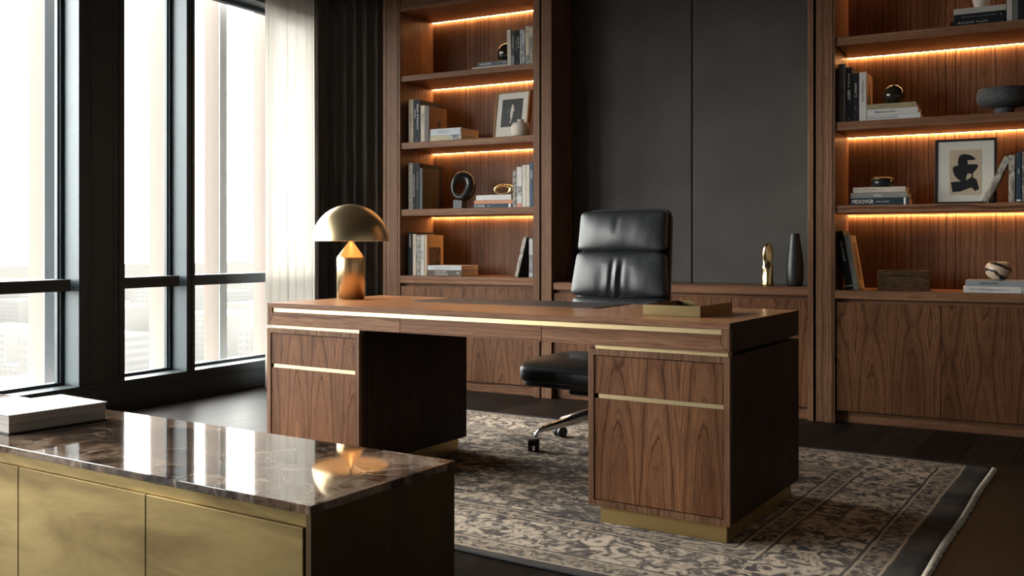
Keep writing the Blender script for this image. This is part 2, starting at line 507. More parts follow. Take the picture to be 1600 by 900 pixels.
# the window wall: low sill bench, its panel seams, the header
sill = struct('wall_left', M['frame_metal'], (-5.262, X_WIN, Y_FRONT, Y_BACK, 0.128, 0.188), (-5.262, X_WIN - .012, Y_FRONT, Y_BACK, 0.0, 0.124),
              (-5.262, X_WIN, Y_FRONT, Y_BACK, 2.82, Z_CEIL), (-5.262, X_WIN, Y_FRONT, -1.502, 0.19, 2.818), bev=0.002)  # last box: unseen rear bay closed up to make the daylight more directional
struct('baseboard_left', M['frame_dark'], (X_WIN - .012, X_WIN + .004, Y_FRONT, Y_BACK, 0.0, 0.045), bev=0.002)
cols = [(-1.50, -1.17), (1.17, 1.50), (3.85, 4.18)]
for i, (a, b) in enumerate(cols):
    bm = bmesh.new()
    box(bm, -5.262, X_WIN, a, a + .045, 0.188, 2.82, 0.002)
    box(bm, -5.262, X_WIN - .004, a + .047, b - .047, 0.188, 2.82, 0.002)
    box(bm, -5.262, X_WIN, b - .045, b, 0.188, 2.82, 0.002)
    for g in (a + .085, b - .085):
        box(bm, X_WIN - .004, X_WIN - .002, g, g + .003, 0.188, 2.82)
    tag(done('trim_%d' % (i + 1), bm, M['frame_metal']), kind='structure')
mull = [(-0.67, -0.597), (2.0, 2.073), (4.68, 4.753)]
for i, (a, b) in enumerate(mull):
    bm = bmesh.new()
    box(bm, -5.262, X_WIN, a, a + .030, 0.188, 2.82, 0.002)
    box(bm, -5.262, X_WIN - .006, a + .030, b - .030, 0.188, 2.82)
    box(bm, -5.262, X_WIN, b - .030, b, 0.188, 2.82, 0.002)
    tag(done('trim_%d' % (i + 4), bm, M['frame_metal']), kind='structure')
spans = [(-1.17, -0.67), (-0.597, 1.17), (1.50, 2.0), (2.073, 3.85), (4.18, 4.68), (4.753, 6.36)]
for i, (a, b) in enumerate(spans):
    w = empty('window_%d' % (i + 1), (X_GLASS, (a + b) / 2, 0.188), kind='structure')
    h = (b - a) / 2; T = 2.82 - 0.188
    bm = bmesh.new()
    for (y0, y1, z0, z1) in ((-h, -h + .022, 0, T), (h - .022, h, 0, T), (-h + .022, h - .022, 0, .02), (-h + .022, h - .022, T - .03, T)):
        box(bm, -.03, .02, y0, y1, z0, z1, 0.003)
    for (y0, y1) in ((-h + .024, -h + .034), (h - .034, h - .024)):
        box(bm, -.02, .008, y0, y1, .02, T - .03, 0.002)
    done('window_frame', bm, M['frame_metal'], w)
    bx('transom', M['frame_metal'], w, -.03, .125, -h + .001, h - .03, .572, .643, 0.003)
    for z0, z1 in ((.02, .572), (.643, T - .03)):
        bx('glass_pane', M['glass'], w, -.012, -.004, -h + .02, h - .02, z0, z1, 0.0)

# ------------------------------------------------------------------ outside, seen through the panes
t = NT('pale_stone_fin'); t.pbsdf(t.mix(t.noise(t.coord('Object'), 3, 3), (0.140, 0.115, 0.098), (0.150, 0.124, 0.107)), 0.9); M['fin'] = t.m
M['fin_lift'] = plain('fin_shade_lift', (0.62, 0.61, 0.61), 0.6)  # paler than the stone, lifts the fins' shaded inner faces by colour
for (y, d0) in ((3.985, 0.15), (4.985, 0.20), (5.477, 0.16), (6.03, 0.175), (2.45, 0.16), (0.9, 0.16), (-0.6, 0.16), (-2.0, 0.16)):
    bm = bmesh.new(); box(bm, -5.6 - d0, -5.6, y, y + .072, -1.5, 4.2, 0.004)
    vis = {3.985: 'pale stone fin outside the glass, left of the wide dark column',
           4.985: 'pale stone fin outside the glass, in the narrow window bay beside the wide dark column',
           5.477: 'pale stone fin outside the glass, right of the slim mullion',
           6.03: 'pale stone fin outside the glass, next to the sheer curtain'}.get(y, 'pale stone fin outside the glass, further along the facade than the photo shows')
    ff = tag(done('facade_fin', bm, M['fin']), vis, 'facade fin', 'stone fins on the facade')
    bx('inner_face_lift', M['fin_lift'], ff, -5.599, -5.590, y - .001, y + .075, -1.5, 4.2, 0.002)  # added strip, brightens the fin face turned away from the sky

def mat_ground():
    t = NT('hazy_city_ground')
    co = t.coord('Object')
    n = t.noise(co, 0.012, 5, 0.65)
    col = t.ramp(n, [(0.35, (0.0365, 0.035, 0.032)), (0.5, (0.046, 0.0445, 0.0415)), (0.65, (0.0375, 0.038, 0.0335))])  # haze is put into these near-equal tones, the air is clear
    t.pbsdf(col, 1.0, 0.0, None, **{'Specular IOR Level': 0.0})
    return t.m
bm = bmesh.new(); box(bm, -3200, -8, -1500, 3200, -75, -74)
tag(done('ground', bm, mat_ground()), kind='structure')
def mat_city():
    t = NT('hazy_city_walls')
    rnd = t.noise(t.mapping(t.coord('Object'), (1, 1, 0.1)), 0.03, 1)
    b = t.add('ShaderNodeTexBrick'); t.put(b.inputs['Vector'], t.mapping(t.coord('Object'), (0.35, 0.35, 0.35), rot=(R(90), 0, 0)))
    b.inputs['Scale'].default_value = 1.0; b.inputs['Brick Width'].default_value = 1.3; b.inputs['Row Height'].default_value = 1.1
    b.inputs['Mortar Size'].default_value = 0.28; b.offset = 0
    b.inputs['Color1'].default_value = (0.076, 0.075, 0.074, 1); b.inputs['Color2'].default_value = (0.078, 0.077, 0.076, 1)
    c = t.ramp(rnd, [(0.3, (0.082, 0.078, 0.073)), (0.6, (0.093, 0.091, 0.087))])  # low-contrast wall tones stand in for distance haze
    t.put(b.inputs['Mortar'], c)
    t.pbsdf(b.outputs['Color'], 1.0, 0.0, None, **{'Specular IOR Level': 0.0})
    return t.m
bm = bmesh.new()
for k in range(240):
    dist = random.uniform(170, 1100); ang = R(random.uniform(95, 160))
    cx, cy = dist * math.cos(ang), dist * math.sin(ang)
    w, d_, h = random.uniform(10, 26), random.uniform(10, 24), random.uniform(12, 34) * (1 + dist / 2200)
    box(bm, cx - w, cx + w, cy - d_, cy + d_, -74, -74 + h)
tag(done('distant_buildings', bm, mat_city()), 'hazy sprawl of pale low buildings far below the windows', 'city', kind='stuff')
bm = bmesh.new()
for k in range(260):
    dist = random.uniform(120, 700); ang = R(random.uniform(95, 160)); r = random.uniform(5, 11)
    bmesh.ops.create_icosphere(bm, subdivisions=2, radius=r, matrix=Matrix.Translation((dist * math.cos(ang), dist * math.sin(ang), -74 + r * .8)))
tag(done('distant_trees', bm, plain('hazy_trees', (0.042, 0.043, 0.037), 1.0, 0, 0.15, 0.2)), 'hazy pale green tree tops far below the windows', 'trees', kind='stuff')  # washed-out tree colour stands in for haze
# neighbouring pale tower with floor bands, seen in the bay beside the sheer curtain
tw = empty('office_tower', (-33.6, 56.2, -74), R(28), 'pale white office tower with thin floor lines across the street', 'building')
bx('tower_wall', plain('tower_cladding', (0.088, 0.087, 0.086), 0.9, 0, 0.03, 0.3), tw, -2.2, 6, 0, 14, 0, 96, 0)
bm = bmesh.new()
for k in range(28): box(bm, -2.25, 6.05, -.12, 0.0, 60 + k * 3.3 - 45, 60.13 + k * 3.3 - 45)
done('floor_bands', bm, plain('tower_bands', (0.064, 0.064, 0.066), 0.9), tw)

# ------------------------------------------------------------------ curtains
def curtain(name, path, z0, z1, folds, amp, mat, label, cat, nfine=14, thick=0.004, seedv=0):
    rnd = random.Random(seedv)
    pts = [Vector((*p, 0)) for p in path]
    L = [0]
    for a, b in zip(pts, pts[1:]): L.append(L[-1] + (b - a).length)
    n = folds * nfine
    bm = bmesh.new(); nz = 18
    ph = [rnd.uniform(-.5, .5) for _ in range(folds + 2)]; am = [rnd.uniform(.65, 1.25) for _ in range(folds + 2)]
    grid = []
    for j in range(nz + 1):
        z = z0 + (z1 - z0) * j / nz
        row = []
        for i in range(n + 1):
            s = L[-1] * i / n
            k = max(q for q in range(len(L)) if L[q] <= s + 1e-9); k = min(k, len(L) - 2)
            t_ = (s - L[k]) / (L[k + 1] - L[k])
            p = pts[k].lerp(pts[k + 1], t_)
            tg = (pts[k + 1] - pts[k]).normalized(); nm = Vector((tg.y, -tg.x, 0))
            f = i / nfine; fi = int(f)
            a = am[fi] * (1 - (f - fi)) + am[fi + 1] * (f - fi)
            b = ph[fi] * (1 - (f - fi)) + ph[fi + 1] * (f - fi)
            hz = 0.75 + 0.25 * (z1 - z) / (z1 - z0)
            off = amp * a * hz * math.sin(2 * math.pi * f + b + 0.18 * math.sin(z * 1.3 + fi))
            side = amp * 0.35 * math.sin(4 * math.pi * f + b)
            row.append(bm.verts.new(p + nm * off + tg * side + Vector((0, 0, z))))
        grid.append(row)
    for A, B in zip(grid, grid[1:]):
        for i in range(n): bm.faces.new((A[i], A[i + 1], B[i + 1], B[i]))
    o = done(name, bm, mat, None, smooth=True)
    if thick:
        md = o.modifiers.new('thickness', 'SOLIDIFY'); md.thickness = thick
    return tag(o, label, cat)
curtain('sheer_curtain', [(-4.965, 5.31), (-4.955, 5.86)], 0.004, 2.945, 6, 0.022, M['sheer'], 'white sheer voile curtain hanging beside the window, brightly backlit', 'curtain', thick=0, seedv=3)
curtain('drape', [(-4.885, 5.74), (-4.86, 5.86), (-4.74, 5.98), (-4.40, 6.13)], 0.004, 2.945, 8, 0.034, M['drape'], 'dark charcoal floor-length drape gathered between sheer curtain and bookcase', 'curtain', thick=0.004, seedv=5)

# ------------------------------------------------------------------ wall joinery
YF = 5.88
def trimbox(i, mat, *boxes):
    bm = bmesh.new()
    for b in boxes: box(bm, *b, 0.002)
    tag(done('trim_%d' % i, bm, mat), kind='structure')
trimbox(7, M['wood_v'], (-4.346, -4.318, YF + .004, Y_BACK, 0, Z_CEIL), (-4.314, -4.212, YF, Y_BACK, 0, Z_CEIL))
trimbox(8, M['wood_v'], (-3.022, -2.944, YF, Y_BACK, 0, Z_CEIL))
trimbox(9, M['wood_v'], (-1.257, -1.225, YF, Y_BACK, 0, Z_CEIL))
trimbox(10, M['wood_v'], (-1.211, -1.152, YF + .006, Y_BACK, 0, Z_CEIL), (-1.150, -1.112, YF, Y_BACK, 0, Z_CEIL))
trimbox(11, M['wood_v'], (0.048, 0.15, YF, Y_BACK, 0, Z_CEIL))
struct('wall_panel_back', M['wood_v'], (0.152, X_RIGHT, YF + .1, Y_BACK, 0, Z_CEIL))

Y_BP = 6.33
def bookcase(name, label, x0, x1, tops, unders, ztop, xs0, xs1, xm):
    t = empty(name, ((x0 + x1) / 2, YF, 0), 0, label, 'bookcase')
    cx = (x0 + x1) / 2
    def l(a): return a - cx
    bx('side_panel', M['wood_v'], t, l(x0), l(xs0), .002, Y_BP - YF, 0, Z_CEIL - .003)
    bx('side_panel', M['wood_v'], t, l(xs1), l(x1), 0, Y_BP - YF, 0, Z_CEIL - .003)
    bx('back_panel', M['wood_v'], t, l(xs0), l(xs1), Y_BP - YF - .012, Y_BP - YF, 0.03, Z_CEIL - .003, 0)
    yb = Y_BP - YF - .0125
    # fascia above the top opening
    f = bx('fascia', M['wood_h'], t, l(xs0) + .001, l(xs1) - .001, .004, yb, ztop, ztop + .038)
    bx('upper_door', M['wood_v'], t, l(xs0) + .001, l(xs1) - .001, .012, .034, ztop + .042, Z_CEIL - .004)
    led = bx('light_strip', M['ledge'], f, l(xs0) + .002, l(xs1) - .002, yb - .012, yb - .001, ztop - .0035, ztop - .0005, 0)
    bx('light_block_lip', M['black_metal'], f, l(xs0) + .002, l(xs1) - .002, yb - .0155, yb - .0125, ztop - .0042, ztop - .0002, 0)  # added lip, blocks the strip's front so the underside stays dark
    for k, (zt, zu) in enumerate(zip(tops, unders)):
        last = k == len(tops) - 1
        s = bx('cabinet_top' if last else 'shelf', M['wood_h'], t, l(xs0) + .001, l(xs1) - .001, .003 if last else .012, yb, zu, zt)
        if not last:
            bx('light_strip', M['ledge'], s, l(xs0) + .002, l(xs1) - .002, yb - .012, yb - .001, zu - .0035, zu - .0005, 0)
            bx('light_block_lip', M['black_metal'], s, l(xs0) + .002, l(xs1) - .002, yb - .0155, yb - .0125, zu - .0042, zu - .0002, 0)  # same added blocker, keeps strip light off the shelf underside
    zu = unders[-1]
    bx('recess_rail', M['wood_h'], t, l(xs0) + .001, l(xs1) - .001, .045, .07, zu - .05, zu - .001, 0)
    for a, b in ((xs0 + .002, xm - .0018), (xm + .0018, xs1 - .002)):
        bx('door', M['wood'], t, l(a), l(b), .010, .030, .075, zu - .022)
    bx('carcass', M['seam'], t, l(xs0) + .001, l(xs1) - .001, .031, yb, .074, zu - .052, 0)
    bx('toe_kick', M['wood_h'], t, l(xs0) + .001, l(xs1) - .001, .05, .07, 0.0, .073)
    return t
TL = [2.277, 1.787, 1.297, 0.811]; UL = [2.237, 1.740, 1.250, 0.757]
TR = [2.244, 1.751, 1.265, 0.773]; UR = [2.195, 1.702, 1.222, 0.724]
bookcase('bookcase', 'walnut built-in bookcase with lit shelves beside the dark drape', -4.210, -3.036, TL, UL, 2.752, -4.190, -3.085, -3.645)
bookcase('bookcase', 'walnut built-in bookcase with lit shelves holding the black-framed print', -1.110, 0.046, TR, UR, 2.715, -1.103, 0.030, -0.535)

# low cabinet and padded panels in the niche
t = empty('low_cabinet', (-2.09, YF, 0), 0, 'long low walnut cabinet under the dark padded wall panels', 'cabinet')
bx('cabinet_top', M['wood_h'], t, -.852, .831, .012, .475, .735, .785)
bx('recess_rail', M['wood_h'], t, -.852, .831, .05, .07, .69, .7345, 0)
bx('carcass', M['seam'], t, -.852, .831, .041, .47, .074, .689, 0)
ed = [-.852, -.43, -.012, .373, .831]
for a, b in zip(ed, ed[1:]):
    bx('door', M['wood'], t, a + .0018, b - .0018, .018, .04, .075, .712)
bx('toe_kick', M['wood_h'], t, -.852, .831, .055, .072, 0, .073)
for a, b, lb in ((-2.942, -2.073, 'tall charcoal padded wall panel behind the black office chair'), (-2.069, -1.259, 'tall charcoal padded wall panel behind the gold sculpture and black vase')):
    bm = bmesh.new(); box(bm, (a - b) / 2, (b - a) / 2, 0, .05, 0, 2.155, 0.012, 4)
    o = done('wall_panel', bm, M['suede'], None, smooth=False)
    o.location = ((a + b) / 2, 6.205, .7855); tag(o, lb, 'wall panel', 'padded wall panels')
    bm = bmesh.new(); box(bm, (a - b) / 2 , (b - a) / 2, .051, .15, 0, 2.155)
    done('backing_board', bm, M['seam'], o)

# ------------------------------------------------------------------ books
def cover_mat(c, rough=0.55):
    key = ('cov', tuple(round(x, 3) for x in c), rough)
    if key not in M: M[key] = plain('book_cover_%d' % len(M), c, rough, 0, 0.07, 35, **{'Specular IOR Level': 0.18})
    return M[key]
def mottled(name, c1, c2, scale):
    t = NT(name)
    n = t.noise(t.mapping(t.coord('Object'), (2.2, 2.2, 1)), scale, 4, 0.65, 0.8)
    t.pbsdf(t.ramp(n, [(0.4, c1), (0.5, tuple(.5 * (a + b) for a, b in zip(c1, c2))), (0.6, c2)]), 0.55)
    return t.m
M['marbled'] = mottled('marbled_paper', (0.10, 0.085, 0.07), (0.52, 0.46, 0.38), 9)
M['lace'] = mottled('patterned_spine', (0.035, 0.035, 0.04), (0.36, 0.32, 0.27), 45)
M['speckle'] = mottled('speckled_grey', (0.20, 0.18, 0.155), (0.33, 0.30, 0.26), 40)
M['landscape'] = mottled('photo_spine', (0.10, 0.12, 0.13), (0.50, 0.53, 0.55), 14)
M['photo'] = mottled('dark_photograph', (0.015, 0.012, 0.010), (0.16, 0.09, 0.045), 22)
M['grey_photo'] = mottled('grey_photograph', (0.05, 0.05, 0.055), (0.42, 0.42, 0.42), 30)

def text_mesh(s, size):
    cu = D.curves.new('lettering', 'FONT'); cu.body = s; cu.size = size; cu.align_x = 'CENTER'; cu.align_y = 'CENTER'; cu.resolution_u = 2
    cu.extrude = 0.00025
    ob = D.objects.new('lettering', cu); COL.objects.link(ob)
    dg = bpy.context.evaluated_depsgraph_get()
    me = D.meshes.new_from_object(ob.evaluated_get(dg))
    D.objects.remove(ob); D.curves.remove(cu)
    me.materials.clear()
    return me

def spine_text(parent, s, w, zc, size, length, ink, xo=0.0, name='lettering'):
    me = text_mesh(s, size)
    xs = [v.co.x for v in me.vertices]
    if not xs: return
    ex = max(xs) - min(xs)
    k = min(1.0, length / ex) if ex > 0 else 1.0
    # text runs down the spine: its x axis along -z, its y axis along +x, its normal along -y
    me.transform(Matrix(((0, 1, 0, 0), (0, 0, -1, 0), (-1, 0, 0, 0), (0, 0, 0, 1))) @ Matrix.Diagonal((k, 1 if k > .6 else .8, 1, 1)))
    o = link(name, me, ink, parent)
    o.location = (w / 2 + xo, -.0006, zc)
    return o

NB = [0]
def book(x, y, z, w, h, dep, cov, label, group=None, flat=False, lean=0.0, rz=0.0, texts=(), pages='paper', art=None, blocks=(), name='book'):
    """upright: x is the left side of the spine, y the spine plane, z the shelf. flat: x is the right end of the spine, z the underside."""
    NB[0] += 1
    cm = cov if not isinstance(cov, tuple) else cover_mat(cov)
    r = D.objects.new(name, None); r.empty_display_size = 0.03; COL.objects.link(r)
    tag(r, label, 'book', group)
    if flat:
        r.location = (x, y, z); r.rotation_euler = (0, R(-90), rz); 
    else:
        r.location = (x, y, z + (w * math.sin(R(lean)) if lean > 0 else 0)); r.rotation_euler = (0, R(lean), rz)
    b = 0.0028
    bm = bmesh.new()
    # spine and boards in one wrapped piece
    box(bm, 0, w, 0, .004, 0, h, 0.0012)
    box(bm, 0, b, .004, dep, 0, h, 0.0007)
    box(bm, w - b, w, .004, dep, 0, h, 0.0007)
    done('cover', bm, cm, r)
    bx('pages', M[pages], r, b, w - b, .0042, dep - .004, .004, h - .004, 0)
    for (s, zf, size, lf, ink, xo) in texts:
        spine_text(r, s, w, h * zf, size, h * lf, M[ink], xo)
    for (z0, z1, mt) in blocks:
        bx('spine_label', mt if not isinstance(mt, str) else M[mt], r, .0008, w - .0008, -.0006, .0, h * z0, h * z1, 0)
    if art: art(r, w, h, dep)
    return r

def art_panel(y0, y1, z0, z1, mat):
    def f(r, w, h, dep):
        bx('cover_picture', M[mat], r, w, w + .0006, dep * y0, dep * y1, h * z0, h * z1, 0)
    return f
def art_shape(pts, mat, panel=None):
    def f(r, w, h, dep):
        if panel: bx('cover_picture', panel[4] if not isinstance(panel[4], str) else M[panel[4]], r, w, w + .0004, dep * panel[0], dep * panel[1], h * panel[2], h * panel[3], 0)
        bm = bmesh.new()
        vs = [bm.verts.new((w + .0008, dep * a, h * c)) for a, c in pts]
        bm.faces.new(vs)
        ret = bmesh.ops.extrude_face_region(bm, geom=list(bm.faces))
        for v in ret['geom']:
            if isinstance(v, bmesh.types.BMVert): v.co.x -= .0008
        done('cover_figure', bm, M[mat] if isinstance(mat, str) else mat, r)
    return f
BOTTLE = [(.38, .12), (.36, .30), (.43, .40), (.47, .62), (.53, .62), (.56, .40), (.66, .30), (.68, .12)]
FIGURE = [(.42, .10), (.40, .35), (.50, .45), (.48, .58), (.60, .64), (.68, .56), (.62, .46), (.66, .30), (.62, .10)]

YS = 5.94
white = (0.55, 0.52, 0.47); cream = (0.50, 0.43, 0.34); grey = (0.17, 0.165, 0.155); black = (0.014, 0.015, 0.017); navy = (0.035, 0.055, 0.085)
def upright(x0, x1, zs, h, cov, label, group, dep=.20, y=YS, **kw):
    return book(x0 + .0005, y, zs, x1 - x0 - .001, h, dep, cov, label, group, **kw)
def stackbook(x0, x1, z0, th, cov, label, group, dep=.20, y=YS, **kw):
    return book(x1, y, z0 + .0003, th - .0006, x1 - x0, dep, cov, label, group, flat=True, **kw)

# --- left bookcase, top lit shelf
G = 'books on the top lit shelf of the bookcase by the drape'
z = TL[0]
stackbook(-3.604, -3.322, z, .020, (0.50, .44, .37), 'thin cream book lying flat at the bottom of the pile under the smoky glass dome', G, texts=[('N', .94, .010, .1, 'ink_grey', 0)])
stackbook(-3.562, -3.322, z + .020, .030, (0.10, .115, .125), 'slate blue book lying flat directly under the smoky glass dome', G, dep=.19, texts=[('ILDOUN INEI', .72, .015, .38, 'ink_white', 0), ('SAINE', .09, .010, .12, 'ink_white', 0)])
upright(-3.318, -3.288, z, .258, (0.56, .50, .42), 'cream upright book right next to the smoky glass dome', G, lean=-1.2, dep=.22)
upright(-3.287, -3.262, z, .246, (0.060, .065, .068), 'thin charcoal upright book with white title, between cream and black books', G, texts=[('ANDRE VELUM', .68, .013, .5, 'ink_white', 0)], blocks=[(.02, .30, cover_mat((.22, .23, .24)))])
upright(-3.261, -3.222, z, .247, black, 'thick black upright book with two lines of pale lettering on the top lit shelf', G, texts=[('THE ART OF', .66, .014, .55, 'ink_white', .008), ('MODERN ROOMS', .62, .013, .6, 'ink_grey', -.008), ('V', .07, .012, .1, 'ink_white', 0)])
upright(-3.221, -3.182, z, .249, 'x' and M['landscape'], 'grey-blue upright book with cloudy photographic spine', G, texts=[('ARTE', .80, .016, .3, 'ink_black', 0), ('DANES', .52, .018, .3, 'ink_black', 0)])
upright(-3.177, -3.148, z, .268, (0.55, .49, .38), 'tall ivory upright book with dark top lettering and grey foot', G, texts=[('OER', .88, .014, .18, 'ink_black', 0)], blocks=[(.01, .26, 'grey_photo')])
upright(-3.147, -3.118, z, .266, M['speckle'], 'tall ivory and grey patterned upright book touching the bookcase side', G, texts=[('VRIES 2M', .55, .016, .6, 'ink_black', 0)], blocks=[(.72, .96, cover_mat((.5, .45, .36)))])
# --- second
G = 'books on the shelf with the oak-framed picture'
z = TL[1]
upright(-4.155, -4.113, z, .322, (0.47, .40, .31), 'tall tan upright book beside the bookcase side, left of the black book', G, dep=.25, texts=[('NUDA', .57, .024, .3, 'ink_black', 0), ('O', .38, .018, .1, 'ink_black', 0)])
upright(-4.112, -4.051, z, .316, (0.012, .016, .020), 'thick black upright book with white script title, on the shelf with oak frame', G, dep=.28, texts=[('Dawn of Interiors', .60, .026, .62, 'ink_white', .008), ('MANASKA', .68, .014, .35, 'ink_white', -.016), ('o', .06, .02, .1, 'ink_grey', 0)])
upright(-4.048, -4.010, z, .272, (0.50, .43, .35), 'cream upright book with bold black VOLT lettering', G, dep=.20, texts=[('VOLT', .66, .030, .26, 'ink_black', 0), ('ii', .49, .018, .06, 'ink_black', 0)])
upright(-4.009, -3.974, z, .266, (0.16, .145, .135), 'grey-spined upright book with brown cover showing a dark figure', G, dep=.24, texts=[('LA FORME', .72, .012, .4, 'ink_grey', 0), ('E', .06, .014, .1, 'ink_black', 0)],
        art=lambda r, w, h, dep: (bx('cover_picture', cover_mat((0.15, .082, .042)), r, w, w + .0004, .006, dep, .001, h - .001, 0), art_shape(FIGURE, 'ink_black')(r, w, h, dep)))
stackbook(-3.967, -3.695, z, .042, (0.46, .39, .28), 'beige book lying flat with grey photo patch, under the pale blue one', G, dep=.27, blocks=[(.03, .38, 'grey_photo')])
stackbook(-3.964, -3.703, z + .042, .050, (0.50, .53, .56), 'pale blue-white book lying flat on top of the beige one', G, dep=.26, texts=[('MERUVLA', .56, .026, .36, 'ink_grey', 0), ('c', .88, .014, .1, 'ink_grey', 0), ('I', .08, .02, .05, 'ink_grey', 0)])
# --- third
G = 'books on the shelf with the black loop sculpture'
z = TL[2]
upright(-4.157, -4.118, z, .345, M['speckle'], 'tall speckled grey upright book beside the bookcase side', G, dep=.24, texts=[('D', .05, .016, .1, 'ink_black', 0)])
upright(-4.117, -4.096, z, .340, (0.010, .011, .012), 'thin black upright book with tiny white title, right of the speckled grey one', G, dep=.30, texts=[('CULTURE OF A MODERN HOUSE', .52, .011, .72, 'ink_white', 0), ('A', .09, .010, .1, 'ink_white', 0)])
upright(-4.095, -4.058, z, .339, (0.010, .011, .012), 'thick black upright book with widely spaced letters, beside the grey-brown board', G, dep=.30, texts=[('S T E N W O O D', .62, .016, .5, 'ink_grey', 0), ('o', .09, .014, .1, 'ink_grey', 0)])
upright(-4.056, -4.031, z, .302, (0.085, .098, .10), 'slate-spined book with plain grey-brown cover next to the loop sculpture', G, dep=.22,
        art=lambda r, w, h, dep: bx('cover_sheet', cover_mat((0.075, .055, .036)), r, w, w + .0005, .004, dep, .001, h - .001, 0))
stackbook(-3.598, -3.277, z, .0285, navy, 'navy book lying flat at the bottom of the pile under the gold ring', G, dep=.20, texts=[('IA XODIE', .83, .022, .25, 'ink_white', 0), ('salurn', .60, .011, .14, 'ink_white', 0), ('reneo', .47, .009, .12, 'ink_grey', 0)], blocks=[(.05, .10, 'ink_white')])
stackbook(-3.590, -3.274, z + .0285, .026, (0.52, .24, .15), 'salmon orange book lying flat in the middle of the pile', G, dep=.20, texts=[('SAMEN VISTA', .55, .010, .5, 'paper', 0)])
stackbook(-3.574, -3.288, z + .0545, .037, (0.58, .57, .55), 'white book lying flat directly under the gold ring', G, dep=.19, texts=[('ronis', .40, .010, .2, 'ink_grey', 0), ('t', .08, .013, .1, 'ink_black', 0)])
upright(-3.277, -3.248, z, .255, M['lace'], 'dark mottled upright book right of the pile with the gold ring', G, dep=.21)
upright(-3.246, -3.203, z, .280, (0.56, .54, .51), 'white upright book with black block and red foot on its spine', G, dep=.22, blocks=[(.28, .52, 'grey_photo'), (.01, .10, cover_mat((.55, .22, .20)))])
upright(-3.201, -3.172, z, .292, (0.58, .55, .49), 'white upright book with small grey lettering, second from the blue book', G, dep=.22, texts=[('sidonia mar', .78, .010, .3, 'ink_grey', 0), ('a', .05, .012, .1, 'ink_grey', 0)])
upright(-3.171, -3.143, z, .292, (0.56, .51, .43), 'cream upright book touching the blue book', G, dep=.22)
upright(-3.142, -3.1175, z, .310, (0.05, .095, .155), 'blue upright book with white title beside the bookcase side', G, dep=.22, texts=[('MOREA', .72, .017, .3, 'ink_white', 0), ('n', .07, .010, .1, 'ink_white', 0)])
# --- fourth
G = 'books on the cabinet top of the bookcase by the drape'
z = TL[3]
upright(-4.163, -4.119, z, .318, (0.010, .013, .014), 'tall dark green-black upright book with pale title, beside the bookcase side', G, dep=.30, texts=[('I ALDANY', .80, .022, .42, 'ink_white', 0), ('o', .09, .012, .1, 'ink_white', 0)])
upright(-4.117, -4.087, z, .305, (0.44, .37, .29), 'beige upright book with small grey title right of the dark green-black one', G, dep=.25, texts=[('il nuovo lavoro', .72, .010, .5, 'ink_grey', 0)])
upright(-4.086, -4.051, z, .298, M['lace'], 'dark lace-patterned upright book between beige and pale grey ones', G, dep=.24)
upright(-4.049, -4.012, z, .298, (0.42, .40, .37), 'pale grey upright book with black branch-like lettering', G, dep=.24, texts=[('JJ b LF', .50, .026, .45, 'ink_black', 0)])
upright(-4.010, -3.992, z, .297, (0.48, .36, .24), 'thin tan book with dark photo on its cover, behind the two flat books', G, dep=.22,
        art=lambda r, w, h, dep: (bx('cover_sheet', cover_mat((0.50, .30, .14)), r, w, w + .0003, .004, dep, .001, h - .001, 0), art_panel(.12, .84, .18, .70, 'photo')(r, w, h, dep)))
stackbook(-3.985, -3.694, z, .043, (0.10, .080, .066), 'brown book lying flat with two lines of white lettering', G, dep=.24, texts=[('ROADS NORTH', .60, .014, .34, 'ink_white', .008), ('TRANSFORMATION', .60, .013, .46, 'ink_white', -.009), ('N', .11, .024, .12, 'ink_white', 0)])
stackbook(-3.987, -3.695, z + .043, .034, (0.46, .48, .50), 'pale grey-blue book lying flat on the brown one', G, dep=.24, texts=[('S NATURAL HI BEELAN', .55, .013, .66, 'ink_grey', 0)])
upright(-3.262, -3.234, z, .285, M['marbled'], 'leaning book with marbled cream spine and black cover', G, dep=.22, lean=14.0,
        art=lambda r, w, h, dep: bx('cover_sheet', cover_mat((0.012, .014, .015)), r, w, w + .0005, .004, dep, .001, h - .001, 0))
upright(-3.149, -3.118, z, .272, (0.19, .20, .21), 'grey upright book the marbled one leans towards, beside the bookcase side', G, dep=.22, texts=[('mondo', .34, .014, .3, 'ink_white', 0)], blocks=[(.58, .97, cover_mat((.42, .42, .41))), (.03, .12, cover_mat((.42, .42, .41)))])
# --- right bookcase, highest visible shelf
G = 'books on the highest visible shelf right of the niche'
z = TR[0]
stackbook(-0.493, -0.221, z, .034, black, 'black book lying flat at the bottom, with dotted white lettering', G, texts=[('M O N D E N   P L A Z A', .58, .014, .7, 'ink_white', .004)])
stackbook(-0.475, -0.214, z + .034, .036, (0.012, .016, .016), 'black book lying flat under the white one, with grey lettering', G, texts=[('INDUSTRI 2021 - EA NUOVA MERE', .52, .012, .66, 'ink_grey', 0), ('a', .10, .016, .1, 'ink_white', 0)])
stackbook(-0.476, -0.214, z + .070, .032, (0.44, .42, .38), 'off-white book lying flat under the white vase', G, texts=[('una casa nel tempo', .68, .009, .4, 'ink_grey', 0)])
upright(-0.212, -0.183, z, .245, (0.46, .43, .39), 'off-white upright book at the end of the flat pile with white vase', G, texts=[('LUNARI', .72, .013, .4, 'ink_grey', 0), ('o', .06, .011, .1, 'ink_grey', 0)])
upright(-0.180, -0.156, z, .240, (0.13, .145, .12), 'sage green upright book between off-white and black ones', G)
upright(-0.154, -0.117, z, .238, black, 'black upright book right of the sage green one', G, texts=[('I. KANTO', .76, .013, .4, 'ink_grey', 0)])
